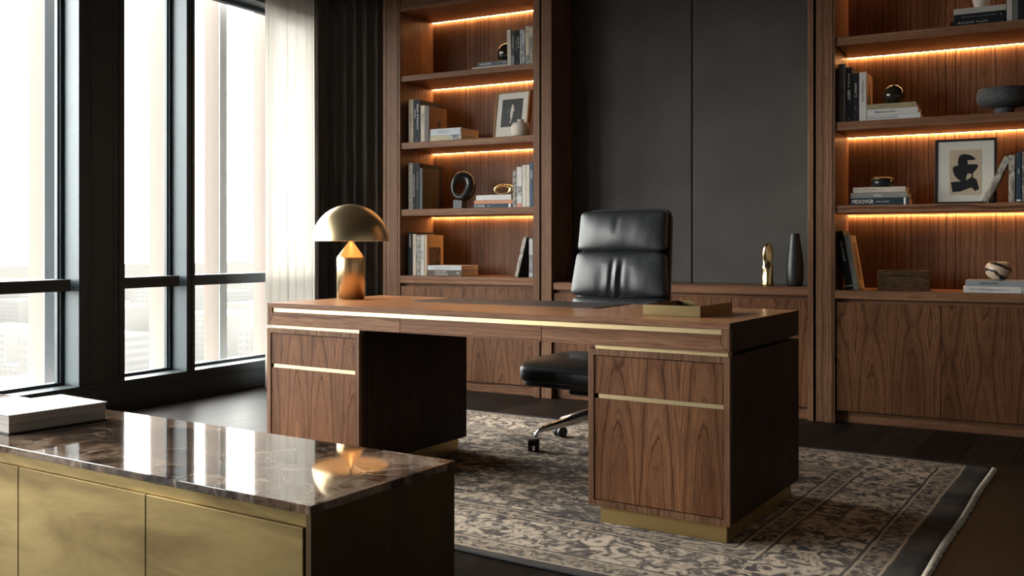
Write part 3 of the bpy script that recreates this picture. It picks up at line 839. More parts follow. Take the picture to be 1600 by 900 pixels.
# --- right second
G = 'books on the shelf with the dark bronze globe'
z = TR[1]
upright(-1.093, -1.055, z, .345, (0.24, .23, .21), 'tall grey upright book beside the bookcase side, left of the black books', G, dep=.24, texts=[('HOTEL', .52, .018, .24, 'ink_black', .006), ('antiqua', .52, .012, .24, 'ink_black', -.008), ('n', .06, .013, .1, 'ink_black', 0)])
upright(-1.054, -1.016, z, .322, (0.012, .012, .013), 'tall black upright book with column of white lettering, next to the grey one', G, dep=.22, texts=[('N A K E D  &', .76, .014, .32, 'ink_white', 0), ('HABITAT', .50, .022, .18, 'ink_white', 0), ('o', .05, .012, .1, 'ink_white', 0)])
upright(-1.014, -0.979, z, .282, (0.013, .013, .014), 'shorter black upright book with faint white lettering, beside the white one', G, dep=.22, texts=[('CAMILLE T S', .66, .015, .4, 'ink_white', 0), ('sonata', .30, .009, .2, 'ink_grey', 0)])
upright(-0.977, -0.937, z, .288, (0.56, .54, .50), 'white upright book with black bottle on its tan cover', G, dep=.22, texts=[('DELAMATIERE LUMEN', .62, .013, .62, 'ink_black', 0), ('o', .07, .012, .1, 'ink_grey', 0)],
        art=lambda r, w, h, dep: (bx('cover_sheet', cover_mat((0.40, .27, .16)), r, w, w + .0003, .004, dep, .001, h - .001, 0), art_shape([(.30, .15), (.30, .45), (.42, .60), (.44, .80), (.56, .80), (.58, .60), (.72, .45), (.72, .15)], 'ink_black')(r, w, h, dep)))
stackbook(-0.934, -0.645, z, .0335, (0.50, .50, .49), 'white-grey book lying flat at the bottom of the pile under the bronze globe', G, dep=.20, texts=[('FRATERNITE DE NOS MAISONS', .70, .015, .56, 'ink_grey', 0), ('d', .06, .013, .1, 'ink_black', 0)])
stackbook(-0.935, -0.659, z + .0335, .034, (0.52, .50, .48), 'white book lying flat in the middle of the pile under the bronze globe', G, dep=.20, texts=[('Natura ja Luonto', .64, .017, .46, 'ink_black', 0), ('s', .08, .010, .1, 'ink_grey', 0)])
stackbook(-0.936, -0.669, z + .0675, .030, (0.30, .24, .14), 'ochre tan book lying flat directly under the bronze globe', G, dep=.19, texts=[('ELEMENTS OF MODERNE', .58, .012, .46, 'ink_grey', 0), ('8', .07, .012, .1, 'ink_black', 0)])
# --- right third
G = 'books on the shelf with the black-framed print'
z = TR[2]
stackbook(-1.026, -0.708, z, .042, (0.018, .030, .040), 'dark navy book lying flat with large white MEXOVGR title', G, dep=.20, texts=[('MEXOVGR', .785, .031, .37, 'ink_white', 0), ('mosaico a capriccio', .44, .010, .22, 'ink_white', 0)], blocks=[(.05, .085, 'ink_white')])
stackbook(-1.025, -0.715, z + .042, .032, (0.19, .19, .17), 'sage grey book lying flat between the cream and the navy one', G, dep=.20, texts=[('milano', .52, .017, .16, 'ink_white', 0), ('arte viva', .70, .010, .2, 'ink_grey', 0), ('o I', .08, .016, .12, 'ink_white', 0)])
stackbook(-1.011, -0.725, z + .074, .031, (0.46, .39, .32), 'cream book lying flat directly under the dark lidded dish', G, dep=.18, texts=[('ARCHITETTURE', .76, .017, .46, 'ink_grey', 0), ('O', .08, .017, .1, 'ink_grey', 0)])
book(-0.334, YS, z, .032, .268, .19, M['marbled'], 'marbled grey book leaning steeply against the upright marbled one', G, lean=25.0)
upright(-0.203, -0.171, z, .258, M['marbled'], 'marbled grey upright book that props the leaning one', G)
upright(-0.166, -0.142, z, .272, (0.03, .048, .066), 'slim navy upright book with white script, right of the marbled ones', G, texts=[('milan', .62, .014, .3, 'ink_white', 0)], blocks=[(.03, .06, 'ink_white')])
upright(-0.139, -0.110, z, .284, (0.03, .032, .034), 'charcoal upright book with dotted spine right of the slim navy one', G, blocks=[(.02, .96, 'lace')])
# --- right fourth
G = 'books on the cabinet top right of the niche'
z = TR[3]
book(-1.050, YS, z, .040, .345, .24, (0.011, .011, .012), 'black book leaning to the bookcase side, with white title', G, lean=-10.0, texts=[('S BAUDIN BLIX', .66, .018, .55, 'ink_white', 0)], blocks=[(.055, .068, 'ink_white')])
book(-1.008, YS, z, .030, .320, .20, (0.17, .165, .145), 'grey-green book with tan cover picturing a dark bottle, leaning on the black one', G, lean=-9.5, texts=[('CI LOREL', .66, .015, .5, 'ink_black', 0)],
     art=lambda r, w, h, dep: (bx('cover_sheet', cover_mat((0.42, .30, .18)), r, w, w + .0003, .004, dep, .001, h - .001, 0), art_shape([(.44, .36), (.44, .42), (.50, .47), (.53, .62), (.57, .62), (.60, .47), (.66, .42), (.66, .36)], 'ink_black', (.28, .82, .17, .86, cover_mat((0.20, .125, .07))))(r, w, h, dep)))
stackbook(-0.426, -0.112, z, .036, (0.54, .52, .50), 'white book lying flat under the grey one, below the striped bowl', G, dep=.22, texts=[('DIE STADSTIDE 25', .72, .015, .36, 'ink_grey', 0), ('kolmeto na ve leppanen', .42, .010, .3, 'ink_grey', 0)], blocks=[(.06, .095, 'grey_photo')])
stackbook(-0.416, -0.106, z + .036, .032, (0.25, .26, .27), 'grey book lying flat directly under the striped bowl', G, dep=.22, texts=[('MARMOKAI VIENO', .62, .013, .28, 'ink_black', 0)])

# ------------------------------------------------------------------ shelf ornaments
def at(o, x, y, z, rz=0.0):
    o.location = (x, y, z); o.rotation_euler.z = rz; return o
t = empty('glass_dome', (-3.372, 6.03, TL[0] + .050), 0, 'dark smoky glass dome sitting on two flat books', 'ornament')
mt = NT('smoky_glass'); p = mt.pbsdf((0.02, 0.013, 0.008), 0.06, 0.0, None, **{'Coat Weight': 0.6}); M['smoky'] = mt.m
lathe('dome', [(.0, .136)] + arc(0, .070, .066, 88, 0, 14)[0:] + [(.066, .012), (.060, .012)], M['smoky'], t)
lathe('base_ring', [(0, 0), (.068, 0), (.070, .006), (.066, .012), (0, .012)], plain('dark_bronze', (0.10, 0.065, 0.035), 0.35, 0.9), t)

def framed(name, label, w, h, dep, fw, fmat, x, y, z, lean, rz, art):
    t = empty(name, (x, y, z), 0, label, 'picture')
    t.rotation_euler = (R(-lean), 0, rz)
    bm = bmesh.new()
    for a in ((-w / 2, w / 2, 0, fw), (-w / 2, w / 2, h - fw, h), (-w / 2, -w / 2 + fw, fw, h - fw), (w / 2 - fw, w / 2, fw, h - fw)):
        box(bm, a[0], a[1], 0, dep, a[2], a[3], 0.0012)
    done('frame', bm, fmat, t)
    bx('mat_board', M['mat'], t, -w / 2 + fw, w / 2 - fw, .006, dep - .004, fw, h - fw, 0)
    art(t, w, h)
    return t
M['mat'] = plain('mat_board', (0.58, 0.55, 0.49), 0.9, 0, 0.03, 20)
M['oak'] = wood('oak_frame', 'Z', 0.1, 0.3, dark=(0.22, 0.10, 0.04), mid=(0.34, 0.17, 0.075), light=(0.42, 0.23, 0.11))
def flatshape(name, pts, mat, parent, y, d=.0008):
    bm = bmesh.new(); prism(bm, pts, y - d, y); return done(name, bm, mat, parent)
def spline(pts, n=6):
    out = []; m = len(pts)
    for i in range(m):
        p0, p1, p2, p3 = (Vector(pts[(i + k - 1) % m]) for k in range(4))
        for j in range(n):
            s = j / n
            out.append(tuple(0.5 * ((2 * p1) + (p2 - p0) * s + (2 * p0 - 5 * p1 + 4 * p2 - p3) * s * s + (3 * p1 - p0 - 3 * p2 + p3) * s ** 3)))
    return out
def art_left(t, w, h):
    g = NT('dark_print'); g.pbsdf(g.mix(g.noise(g.coord('Object'), 30, 4), (0.022, 0.026, 0.026), (0.04, 0.044, 0.044)), 0.7)
    pr = bx('print', g.m, t, -.088, .088, .0045, .006, .085, h - .058, 0)
    flatshape('pale_streak', spline([(-.012, .115), (-.004, .135), (-.012, .165), (-.010, .20), (-.004, .235), (.004, .248), (.014, .225), (.018, .205), (.010, .185), (.008, .160), (.002, .135), (-.004, .112)]), cover_mat((0.55, .50, .43)), pr, .0045)
    flatshape('pale_streak', spline([(-.034, .20), (-.026, .225), (-.028, .195), (-.036, .185)]), cover_mat((0.17, .16, .15)), pr, .0045)
framed('framed_picture', 'small oak-framed picture with a pale streak on black, leaning on the shelf', .290, .345, .040, .013, M['oak'], -3.362, 6.045, TL[1] + .006, 8.5, R(-5), art_left)
M['black_frame'] = plain('black_frame', (0.012, 0.012, 0.012), 0.4)
def art_right(t, w, h):
    pr = bx('print', cover_mat((0.46, .37, .27), 0.9), t, -.082, .080, .0045, .006, .052, h - .062, 0)
    ink = cover_mat((0.016, .017, .018), 0.8)
    c = .0
    flatshape('black_shape', spline([(-.036, .262), (-.038, .225), (-.030, .222), (.010, .226), (.012, .248), (.050, .252), (.036, .272), (.006, .284), (-.022, .282)], 5), ink, pr, .0045)
    flatshape('black_shape', spline([(-.060, .215), (-.064, .190), (-.050, .155), (-.020, .130), (.000, .134), (.010, .172), (.030, .172), (.048, .186), (.064, .212), (.056, .224), (.020, .226), (-.028, .222)], 5), ink, pr, .0045)
    flatshape('black_shape', [(-.076, .126), (-.066, .068), (-.024, .072), (.032, .094), (.050, .072), (.072, .084), (.056, .138), (.036, .152), (.040, .182), (.032, .182), (.030, .152), (.010, .138), (-.030, .130)], ink, pr, .0045)
framed('framed_picture', 'black-framed abstract print of black shapes on beige, leaning on the shelf', .318, .372, .024, .013, M['black_frame'], -0.425, 6.06, TR[2] + .003, 5.5, R(2), art_right)

M['ceramic'] = plain('matte_ceramic', (0.56, 0.50, 0.43), 0.75, 0, 0.06, 10, 0.15, 120)
o = lathe('vase', [(0, 0), (.050, 0), (.062, .012), (.070, .045), (.068, .075), (.055, .096), (.030, .104), (.022, .108), (.023, .118), (.026, .121), (.020, .119), (.019, .106), (.0, .100)], M['ceramic'])
tag(at(o, -3.232, 5.975, TL[1]), 'small round cream ceramic vase in front of the oak-framed picture', 'vase')
o = lathe('vase', [(0, 0), (.030, 0), (.036, .01), (.052, .07), (.060, .13), (.050, .19), (.030, .215), (.030, .225), (.034, .23), (.027, .225), (.027, .215), (0, .205)], M['ceramic'])
tag(at(o, -0.338, 6.0, TR[0] + .1022), 'white vase on the flat books, cut off by the top of the picture', 'vase')

# black loop sculpture on a plinth
t = empty('sculpture', (-3.750, 6.02, TL[2]), 0, 'black abstract loop sculpture on a square grey plinth', 'sculpture')
bx('plinth', plain('slate_plinth', (0.055, 0.062, 0.064), 0.5), t, -.045, .030, -.035, .035, 0, .064, .002)
bm = bmesh.new()
nu, nv = 72, 28; ring = []
for i in range(nu):
    a = 2 * math.pi * i / nu
    R1 = .066 + .010 * math.cos(a + .7)
    cx, cz = R1 * .95 * math.cos(a), R1 * 1.18 * math.sin(a)
    rr = .030 + .011 * math.cos(a - .5) + .006 * math.cos(2 * a + 1.2)
    tw = .55 * math.sin(a + .4)
    row = []
    for j in range(nv):
        b = 2 * math.pi * j / nv
        lr, ly = rr * math.cos(b), rr * 1.05 * math.sin(b)
        lr, ly = lr * math.cos(tw) - ly * math.sin(tw), lr * math.sin(tw) + ly * math.cos(tw)
        row.append(bm.verts.new((cx + lr * math.cos(a) * .95, ly + .02 * math.sin(a), cz + lr * math.sin(a) * 1.1)))
    ring.append(row)
for i in range(nu):
    for j in range(nv):
        bm.faces.new((ring[i][j], ring[(i + 1) % nu][j], ring[(i + 1) % nu][(j + 1) % nv], ring[i][(j + 1) % nv]))
o = done('loop', bm, plain('black_satin', (0.013, 0.012, 0.011), 0.28), t, True)
o.location = (.002, 0, .168); o.rotation_euler = (0, R(10), R(24))
# gold ring ornament
bm = bmesh.new(); nu, nv = 64, 24; ring = []
for i in range(nu):
    a = 2 * math.pi * i / nu; row = []
    rr = .021 + .007 * math.cos(a)
    for j in range(nv):
        b = 2 * math.pi * j / nv
        q = (.055 + rr * math.cos(b))
        row.append(bm.verts.new((q * math.cos(a) * 1.08, 1.7 * rr * math.sin(b), q * math.sin(a) * .52)))
    ring.append(row)
for i in range(nu):
    for j in range(nv):
        bm.faces.new((ring[i][j], ring[(i + 1) % nu][j], ring[(i + 1) % nu][(j + 1) % nv], ring[i][(j + 1) % nv]))
o = done('gold_ring', bm, M['gold'], None, True)
tag(at(o, -3.392, 6.02, TL[2] + .0917 + .0395, R(20)), 'polished gold oval ring ornament on the pile with the salmon book', 'ornament')
# bronze globe
o = lathe('globe_vase', [(0, 0), (.025, 0)] + arc(0, .056, .060, -65, 72, 22) + [(.016, .106), (.012, .09), (0, .085)], plain('dark_bronze_glass', (0.05, 0.042, 0.032), 0.12, 0.6, 0.2, 20))
tag(at(o, -0.800, 6.03, TR[1] + .0975), 'dark glossy bronze globe vase on the pile beside the white book', 'vase')
# footed bowl
mt = NT('rough_black_stone'); c_ = mt.noise(mt.coord('Object'), 240, 2, 0.7)
mt.pbsdf(mt.ramp(c_, [(0.4, (0.012, 0.013, 0.014)), (0.65, (0.10, 0.105, 0.105))]), 0.8, 0.0, mt.bump(c_, 0.6, 0.003)); M['rough_black'] = mt.m
t = empty('footed_bowl', (-0.226, 6.03, TR[1]), 0, 'wide rough black stone bowl on a short round foot', 'bowl')
lathe('foot', [(0, 0), (.050, 0), (.050, .034), (.046, .042), (0, .042)], M['rough_black'], t)
lathe('bowl', [(0, .038), (.05, .040), (.105, .050), (.136, .072), (.142, .095), (.138, .128), (.128, .146), (.118, .148), (.112, .140), (.115, .10), (.09, .070), (0, .062)], M['rough_black'], t, 64)
# lidded dish
t = empty('lidded_dish', (-0.862, 6.02, TR[2] + .1052), 0, 'dark round lidded dish with thin gilt rim on the flat books', 'dish')
lathe('dish', [(0, 0), (.050, 0), (.060, .008), (.062, .030), (.060, .044), (0, .044)], plain('dark_glaze', (0.014, 0.017, 0.018), 0.25), t)
lathe('lid', [(.0605, .0445), (.062, .046), (.061, .052), (.05, .058), (0, .062)], plain('gilt_lid', (0.16, 0.10, 0.045), 0.35, 0.8), t)
# wooden box
def mat_box():
    t = NT('rough_sawn_box'); co = t.coord('Object')
    n = t.noise(t.mapping(co, (14, 14, 90)), 1.5, 4, 0.65, 0.3)
    t.pbsdf(t.ramp(n, [(0.35, (0.028, 0.016, 0.008)), (0.55, (0.075, 0.043, 0.020)), (0.75, (0.12, 0.070, 0.033))]), 0.9, 0.0, t.bump(n, 0.5, 0.004), **{'Specular IOR Level': 0.1})
    return t.m
M['boxwood'] = mat_box()
t = empty('wooden_box', (-0.745, 6.03, TR[3]), R(3), 'rough-sawn brown wooden box on the cabinet top, beside the leaning books', 'box')
bx('box_body', M['boxwood'], t, -.138, .138, -.06, .06, 0, .084, .003)
bx('lid', M['boxwood'], t, -.139, .139, -.061, .061, .0855, .117, .003)
# striped bowl
mt = NT('striped_glaze'); s_ = mt.sep(mt.coord('Object'))
ph_ = mt.math('ADD', mt.math('MULTIPLY', s_[2], 120.0), mt.math('ADD', mt.math('MULTIPLY', s_[0], 60.0), mt.math('MULTIPLY', mt.noise(mt.mapping(mt.coord('Object'), (1, 1, 1.6)), 14, 3, 0.5), 7.5)))
mt.pbsdf(mt.ramp(mt.math('SINE', ph_), [(0.38, (0.50, 0.38, 0.28)), (0.50, (0.42, 0.31, 0.22)), (0.60, (0.02, 0.014, 0.012))]), 0.3); M['striped'] = mt.m
o = lathe('striped_bowl', [(0, 0), (.030, 0), (.044, .010), (.062, .035), (.068, .060), (.062, .084), (.048, .100), (.034, .103), (.030, .098), (.045, .085), (.05, .06), (0, .02)], M['striped'])
tag(at(o, -0.255, 6.0, TR[3] + .0682), 'round beige bowl with dark swirling stripes on two flat books', 'bowl')
# black vase and gold sculpture in the niche
mt = NT('brushed_black_ceramic'); n_ = mt.noise(mt.mapping(mt.coord('Object'), (6, 6, 90)), 1.6, 3, 0.6)
mt.pbsdf(mt.ramp(n_, [(0.3, (0.016, 0.017, 0.018)), (0.7, (0.035, 0.037, 0.038))]), 0.42, 0.2, mt.bump(n_, 0.2, 0.002)); M['vase_black'] = mt.m
o = lathe('vase', [(0, 0), (.040, 0), (.048, .012), (.052, .06), (.0525, .11), (.048, .18), (.038, .25), (.030, .30), (.0285, .318), (.029, .320), (.024, .318), (.024, .30), (0, .29)], M['vase_black'])
tag(at(o, -1.368, 6.04, .785), 'tall slender black bottle vase on the low cabinet', 'vase')
bm = bmesh.new(); rows = []
secs = [(.000, .033, .030, 0, 0), (.010, .034, .031, 0, 0), (.060, .033, .029, 0, 0), (.095, .030, .026, .002, 10), (.118, .035, .029, 0, 18), (.128, .029, .025, .001, 24), (.165, .033, .027, -.002, 40), (.200, .036, .026, -.003, 60), (.228, .033, .022, -.001, 74), (.250, .027, .018, .003, 86), (.262, .018, .012, .005, 92)]
for (zz, a, b, ox, tw) in secs:
    row = []
    for k in range(32):
        th = 2 * math.pi * k / 32
        e = 0.72
        x, y = a * spow(math.cos(th), e), b * spow(math.sin(th), e)
        if zz > .15 and math.cos(th - 0.4) > .55: x *= .72; y *= .72
        c_, s_ = math.cos(R(tw)), math.sin(R(tw))
        row.append(bm.verts.new((x * c_ - y * s_ + ox, x * s_ + y * c_, zz)))
    rows.append(row)
for A, B in zip(rows, rows[1:]):
    for k in range(32): bm.faces.new((A[k], A[(k + 1) % 32], B[(k + 1) % 32], B[k]))
bm.faces.new(rows[0][::-1]); bm.faces.new(rows[-1])
o = done('gold_sculpture', bm, M['gold'], None, True)
tag(at(o, -1.520, 5.99, .785, R(-20)), 'small twisted gold sculpture standing on the low cabinet', 'sculpture')

# ------------------------------------------------------------------ rug
rc = P(-2.255, 3.8275, 0.0)
rug = empty('area_rug', rc, YAW, 'worn patterned beige and slate rug under the desk', 'rug')
def rug_mesh():
    bm = bmesh.new(); nx, ny = 170, 116; g = []
    for j in range(ny + 1):
        row = []
        for i in range(nx + 1):
            x = -RUG_HX + 2 * RUG_HX * i / nx; y = -RUG_HY + 2 * RUG_HY * j / ny
            e = min(RUG_HX - abs(x), RUG_HY - abs(y))
            z = 0.0115 * min(1, (e / .012) ** .5) if e > 0 else 0.002
            wx = .003 * math.sin(y * 7) * (1 if abs(x) > RUG_HX - .02 else 0)
            wy = .005 * math.sin(x * 6.3) * (1 if abs(y) > RUG_HY - .02 else 0)
            row.append(bm.verts.new((x + wx, y + wy, z)))
        g.append(row)
    for A, B in zip(g, g[1:]):
        for i in range(nx): bm.faces.new((A[i], A[i + 1], B[i + 1], B[i]))
    return bm
done('pile', rug_mesh(), M['rug'], rug, True)
for sgn in (-1, 1):
    bm = bmesh.new()
    tube(bm, [(-RUG_HX + .01 + (2 * RUG_HX - .02) * k / 60, sgn * (RUG_HY + .002) + .005 * math.sin((-RUG_HX + 2 * RUG_HX * k / 60) * 6.3), .006) for k in range(61)], .0058, 8)
    done('side_binding', bm, M['rug_edge'], rug, True)
bm = bmesh.new()
for sgn in (-1, 1):
    n = 300
    for k in range(n):
        y = -RUG_HY + .004 + (2 * RUG_HY - .008) * k / (n - 1)
        L_ = random.uniform(.018, .026); dy = random.uniform(-.005, .005)
        x0 = sgn * (RUG_HX - .006) + .003 * math.sin(y * 7)
        tube(bm, [(x0, y, .009), (x0 + sgn * L_ * .5, y + dy * .4, .010), (x0 + sgn * L_, y + dy, .0045)], [.0036, .0040, .0030], 5)
o = done('fringe', bm, M['fringe'], rug, True); o['kind'] = 'stuff'; o['label'] = 'short cream fringe along the rug ends'

# ------------------------------------------------------------------ desk
U0, V0, ZB = -2.2815, 3.5975, 0.0115
desk = empty('executive_desk', P(U0, V0, ZB), YAW, 'wide walnut executive desk with brass strips, standing on the rug', 'desk')
uL, uR, vF, vB = -3.395, -1.168, 3.195, 4.0
def du(u): return u - U0
def dv(v): return v - V0
def dz(z): return z - ZB
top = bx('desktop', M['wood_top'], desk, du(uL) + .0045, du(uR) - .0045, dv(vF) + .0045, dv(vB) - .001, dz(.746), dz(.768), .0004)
bx('front_edge', M['wood_h'], desk, du(uL), du(uR), dv(vF), dv(vF) + .004, dz(.746), dz(.768), .001)
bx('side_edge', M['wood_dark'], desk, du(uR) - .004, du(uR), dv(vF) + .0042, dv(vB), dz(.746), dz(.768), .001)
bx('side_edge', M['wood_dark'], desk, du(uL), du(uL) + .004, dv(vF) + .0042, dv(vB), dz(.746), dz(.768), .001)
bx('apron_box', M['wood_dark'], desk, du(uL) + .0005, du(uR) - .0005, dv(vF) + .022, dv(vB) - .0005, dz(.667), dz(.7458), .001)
bm = bmesh.new()
prism(bm, [(du(uL), dz(.7458)), (du(uL) + .030, dz(.7458)), (du(uL) + .030, dz(.697)), (du(uL) + .0005, dz(.667))], dv(vF), dv(vF) + .0215)
done('end_stile', bm, M['wood_v'], desk)
bm = bmesh.new()
prism(bm, [(du(uR), dz(.7458)), (du(uR), dz(.667)), (du(uR) - .030, dz(.697)), (du(uR) - .030, dz(.7458))], dv(vF), dv(vF) + .0215)
done('end_stile', bm, M['wood_v'], desk)
bx('brass_strip', M['brass'], desk, du(uL) + .032, du(uR) - .031, dv(vF) + .007, dv(vF) + .0215, dz(.727), dz(.7455), 0.0008)
s1, s2 = du(-2.607), du(-1.915)
for pts in ([(du(uL) + .032, dz(.7262)), (s1 - .0015, dz(.7262)), (s1 - .0015, dz(.667)), (du(uL) + .0025, dz(.667)), (du(uL) + .032, dz(.6965))],
            [(s1 + .0015, dz(.7262)), (s2 - .0015, dz(.7262)), (s2 - .0015, dz(.667)), (s1 + .0015, dz(.667))],
            [(s2 + .0015, dz(.7262)), (du(uR) - .032, dz(.7262)), (du(uR) - .032, dz(.6965)), (du(uR) - .0025, dz(.667)), (s2 + .0015, dz(.667))]):
    bm = bmesh.new(); prism(bm, pts, dv(vF) + .001, dv(vF) + .0215)
    done('drawer_front', bm, M['wood_h'], desk)
for (a, b) in ((uL, -2.834), (-1.712, uR)):
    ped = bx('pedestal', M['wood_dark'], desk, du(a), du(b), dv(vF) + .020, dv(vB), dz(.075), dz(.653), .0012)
    bx('reveal_strip', M['brass'], ped, du(a) + .022, du(b) - .010, dv(vF) + .014, dv(vF) + .05, dz(.6531), dz(.6669), 0)
    bx('spacer', M['seam'], ped, du(a) + .03, du(b) - .03, dv(vF) + .052, dv(vB) - .05, dz(.6531), dz(.6669), 0)
    bm = bmesh.new(); x0, x1, y0, y1, z0, z1, w = du(a), du(b), dv(vF), dv(vF) + .0198, dz(.075), dz(.653), .022
    for q in ([(x0, z0), (x0, z1), (x0 + w, z1 - w), (x0 + w, z0 + w)], [(x1, z1), (x1, z0), (x1 - w, z0 + w), (x1 - w, z1 - w)],
              [(x0, z1), (x1, z1), (x1 - w, z1 - w), (x0 + w, z1 - w)], [(x0, z0), (x0 + w, z0 + w), (x1 - w, z0 + w), (x1, z0)]):
        prism(bm, q, y0, y1)
    done('face_frame', bm, M['wood_v'], ped)
    g = .0032
    bx('drawer', M['wood_desk'], ped, x0 + w + g, x1 - w - g, y0 + .004, y0 + .0195, dz(.4885), z1 - w - g, .0008)
    bx('cupboard_door', M['wood_desk'], ped, x0 + w + g, x1 - w - g, y0 + .004, y0 + .0195, z0 + w + g, dz(.4715), .0008)
    bx('pull_strip', M['brass'], ped, x0 + w + g + .016, x1 - w - .0005, y0 + .0035, y0 + .0195, dz(.4722), dz(.4878), .0006)
    bx('plinth', M['brass_plinth'], ped, du(a) + .040, du(b) - .018, dv(vF) + .022, dv(vB) - .045, 0.0002, dz(.0748), .001)
bx('cable_box', M['black_metal'], desk, du(-2.30), du(-2.12), dv(3.78), dv(3.90), dz(.615), dz(.6668), .004)

pad = bx('desk_pad', M['pad'], None, -.49, .49, -.17, .17, 0, .0032, .0012)
pad.location = P(-2.41, 3.815, .7681); pad.rotation_euler.z = YAW
tag(pad, 'dark brown leather desk pad lying in front of the chair', 'desk pad')
# brass tray, its rear wall cut away on the right
t = empty('document_tray', P(-1.470, 3.567, .7682), YAW - R(0.5), 'shallow brass tray at the corner of the desk', 'tray')
M['brass_tray'] = brass('brass_tray', (0.21, 0.155, 0.075), 0.38, 'X', 0.3, 0.1)
hx, hy, hz, th = .116, .165, .041, .003
bx('tray_base', M['brass_tray'], t, -hx, hx, -hy, hy, 0, th, .0006)
bx('front_wall', M['brass_tray'], t, -hx, hx, -hy, -hy + th, th, hz, .0006)
for s in (-1, 1):
    bx('side_wall', M['brass_tray'], t, min(s * hx, s * (hx - th)), max(s * hx, s * (hx - th)), -hy + th, hy, th, hz, .0006)
bm = bmesh.new()
prism(bm, [(-hx + th, th), (-hx + th, hz), (-.062, hz)] + [(-.062 + .022 * math.sin(R(a)), hz - .022 + .022 * math.cos(R(a))) for a in (20, 45, 70, 90)] + [(-.040, th)], hy - th, hy)
done('rear_wall', bm, M['brass_tray'], t)

# ------------------------------------------------------------------ table lamp
lp = P(-3.281, 3.64, .7682)
t = empty('table_lamp', lp, 0, 'brass mushroom table lamp with domed shade at the end of the desk', 'lamp')
lathe('lamp_base', [(0, 0), (.064, 0), (.066, .002), (.066, .006), (.0685, .006), (.0685, .205), (.0675, .207)] + [(.0675 - (.0675 - .010) * k / 8, .207 + .078 * k / 8) for k in range(1, 9)] + [(.010, .30), (.0, .30)], M['brass_lamp'], t, 72)
dome = [(0.1885, .2865)] + arc(0, .2865, .1885, 0, 90, 26) 
inner = list(reversed(arc(0, .2865, .1865, 0.3, 90, 26)))
dome = [(r, .2865 + (z_ - .2865) * .968) for r, z_ in arc(0, .2865, .1885, 0, 90, 26)]
inner = [(r, .2865 + (z_ - .2865) * .965) for r, z_ in reversed(arc(0, .2865, .1862, 0, 90, 26))]
sh = lathe('lamp_shade', dome + inner + [dome[0]], M['brass_shade'], t, 96)
lathe('shade_lining', [(r * .996, .2872 + (z_ - .2865) * .995) for r, z_ in inner], plain('warm_white_lining', (0.80, 0.66, 0.50), 0.6), t, 96)
bm = bmesh.new(); bmesh.ops.create_uvsphere(bm, u_segments=20, v_segments=12, radius=.022, matrix=Matrix.Translation((0, 0, .405)))
done('bulb', bm, M['bulb'], t, True)
lathe('lamp_stem', [(.0, .298), (.008, .298), (.008, .40), (.006, .465), (0, .465)], M['brass_lamp'], t, 16)
bm = bmesh.new()
pts = [P(-3.335, 3.685, .7735), P(-3.350, 3.72, .777), P(-3.364, 3.755, .779), P(-3.385, 3.785, .7765), P(-3.402, 3.80, .765), P(-3.406, 3.806, .70), P(-3.407, 3.81, .40), P(-3.412, 3.82, .06), P(-3.45, 3.86, .019), P(-3.60, 3.95, .0175)]
sm = []
for i in range(len(pts) - 1):
    p0, p1, p2, p3 = pts[max(i - 1, 0)], pts[i], pts[i + 1], pts[min(i + 2, len(pts) - 1)]
    for j in range(6):
        s = j / 6
        sm.append(0.5 * ((2 * p1) + (p2 - p0) * s + (2 * p0 - 5 * p1 + 4 * p2 - p3) * s * s + (3 * p1 - p0 - 3 * p2 + p3) * s ** 3))
tube(bm, [p - lp for p in sm], .0032, 8)
cord = done('power_cord', bm, plain('pale_cord', (0.42, 0.38, 0.33), 0.6), t, True)

# ------------------------------------------------------------------ office chair
CU, CV = -2.305, 4.385
CYAW = 0.0
ch = empty('office_chair', P(CU, CV, .0115), YAW + R(CYAW), 'black leather high-back office chair on a polished aluminium star base behind the desk', 'chair')
def crease(x, z, cx, z0, z1, wdt, dep):
    k = max(0.0, min(1.0, (z1 - z) / (z1 - z0))) if z0 < z1 else 0
    k = math.sin(math.pi * min(1, max(0, k))) ** .8
    return dep * k * math.exp(-((x - cx) / wdt) ** 2)
LEAN = R(9)
def back_cushion(name, half_w, hh, zc, yc, folds, taper):
    bm = bmesh.new()
    def fn(x, y, z):
        x = x * (1 - taper * (z / hh))
        if y < 0:
            for (cx, z0, z1, w_, d_) in folds: y += crease(x, z, cx + .05 * z, z0, z1, w_, d_)
            y += .0022 * noise.noise(Vector((x * 9, z * 9, 3.1))) * 1.2
        return (x, y, z)
    pillow(bm, half_w, hh, .034, .30, .16, 120, 60, .020, fn)
    o = done(name, bm, M['leather'], ch, True)
    o.location = (-.045, yc, zc); o.rotation_euler.x = -LEAN
    bm = bmesh.new()
    loop = []
    for i in range(96):
        ct, st = outline(i / 96, .16)
        z_ = hh * .985 * st; x_ = half_w * .985 * ct * (1 - taper * (z_ / hh))
        loop.append((x_, -.0185, z_))
    tube(bm, loop, .0032, 8, True)
    done('piping', bm, M['leather'], o, True)
    return o
tl = math.tan(LEAN)
yb0 = .345
back_cushion('lumbar_cushion', .272, .112, .628, yb0 - .118 * tl - .006, [], .02)
back_cushion('back_cushion', .274, .121, .865, yb0 + .12 * tl - .006, [(-.026, -.20, .095, .013, .010), (.030, -.21, .080, .014, .009), (.002, -.20, .09, .012, -.005), (-.085, -.16, .05, .03, .005), (.085, -.2, .04, .03, .004)], .045)
back_cushion('head_cushion', .258, .111, 1.096, yb0 + .36 * tl - .006, [(-.02, -.02, .10, .02, .003)], .01)
bm = bmesh.new()
def fnb(x, y, z): return (x * (1 - .05 * z / .36), y, z)
pillow(bm, .270, .355, .018, .25, .14, 96, 24, 0, fnb)
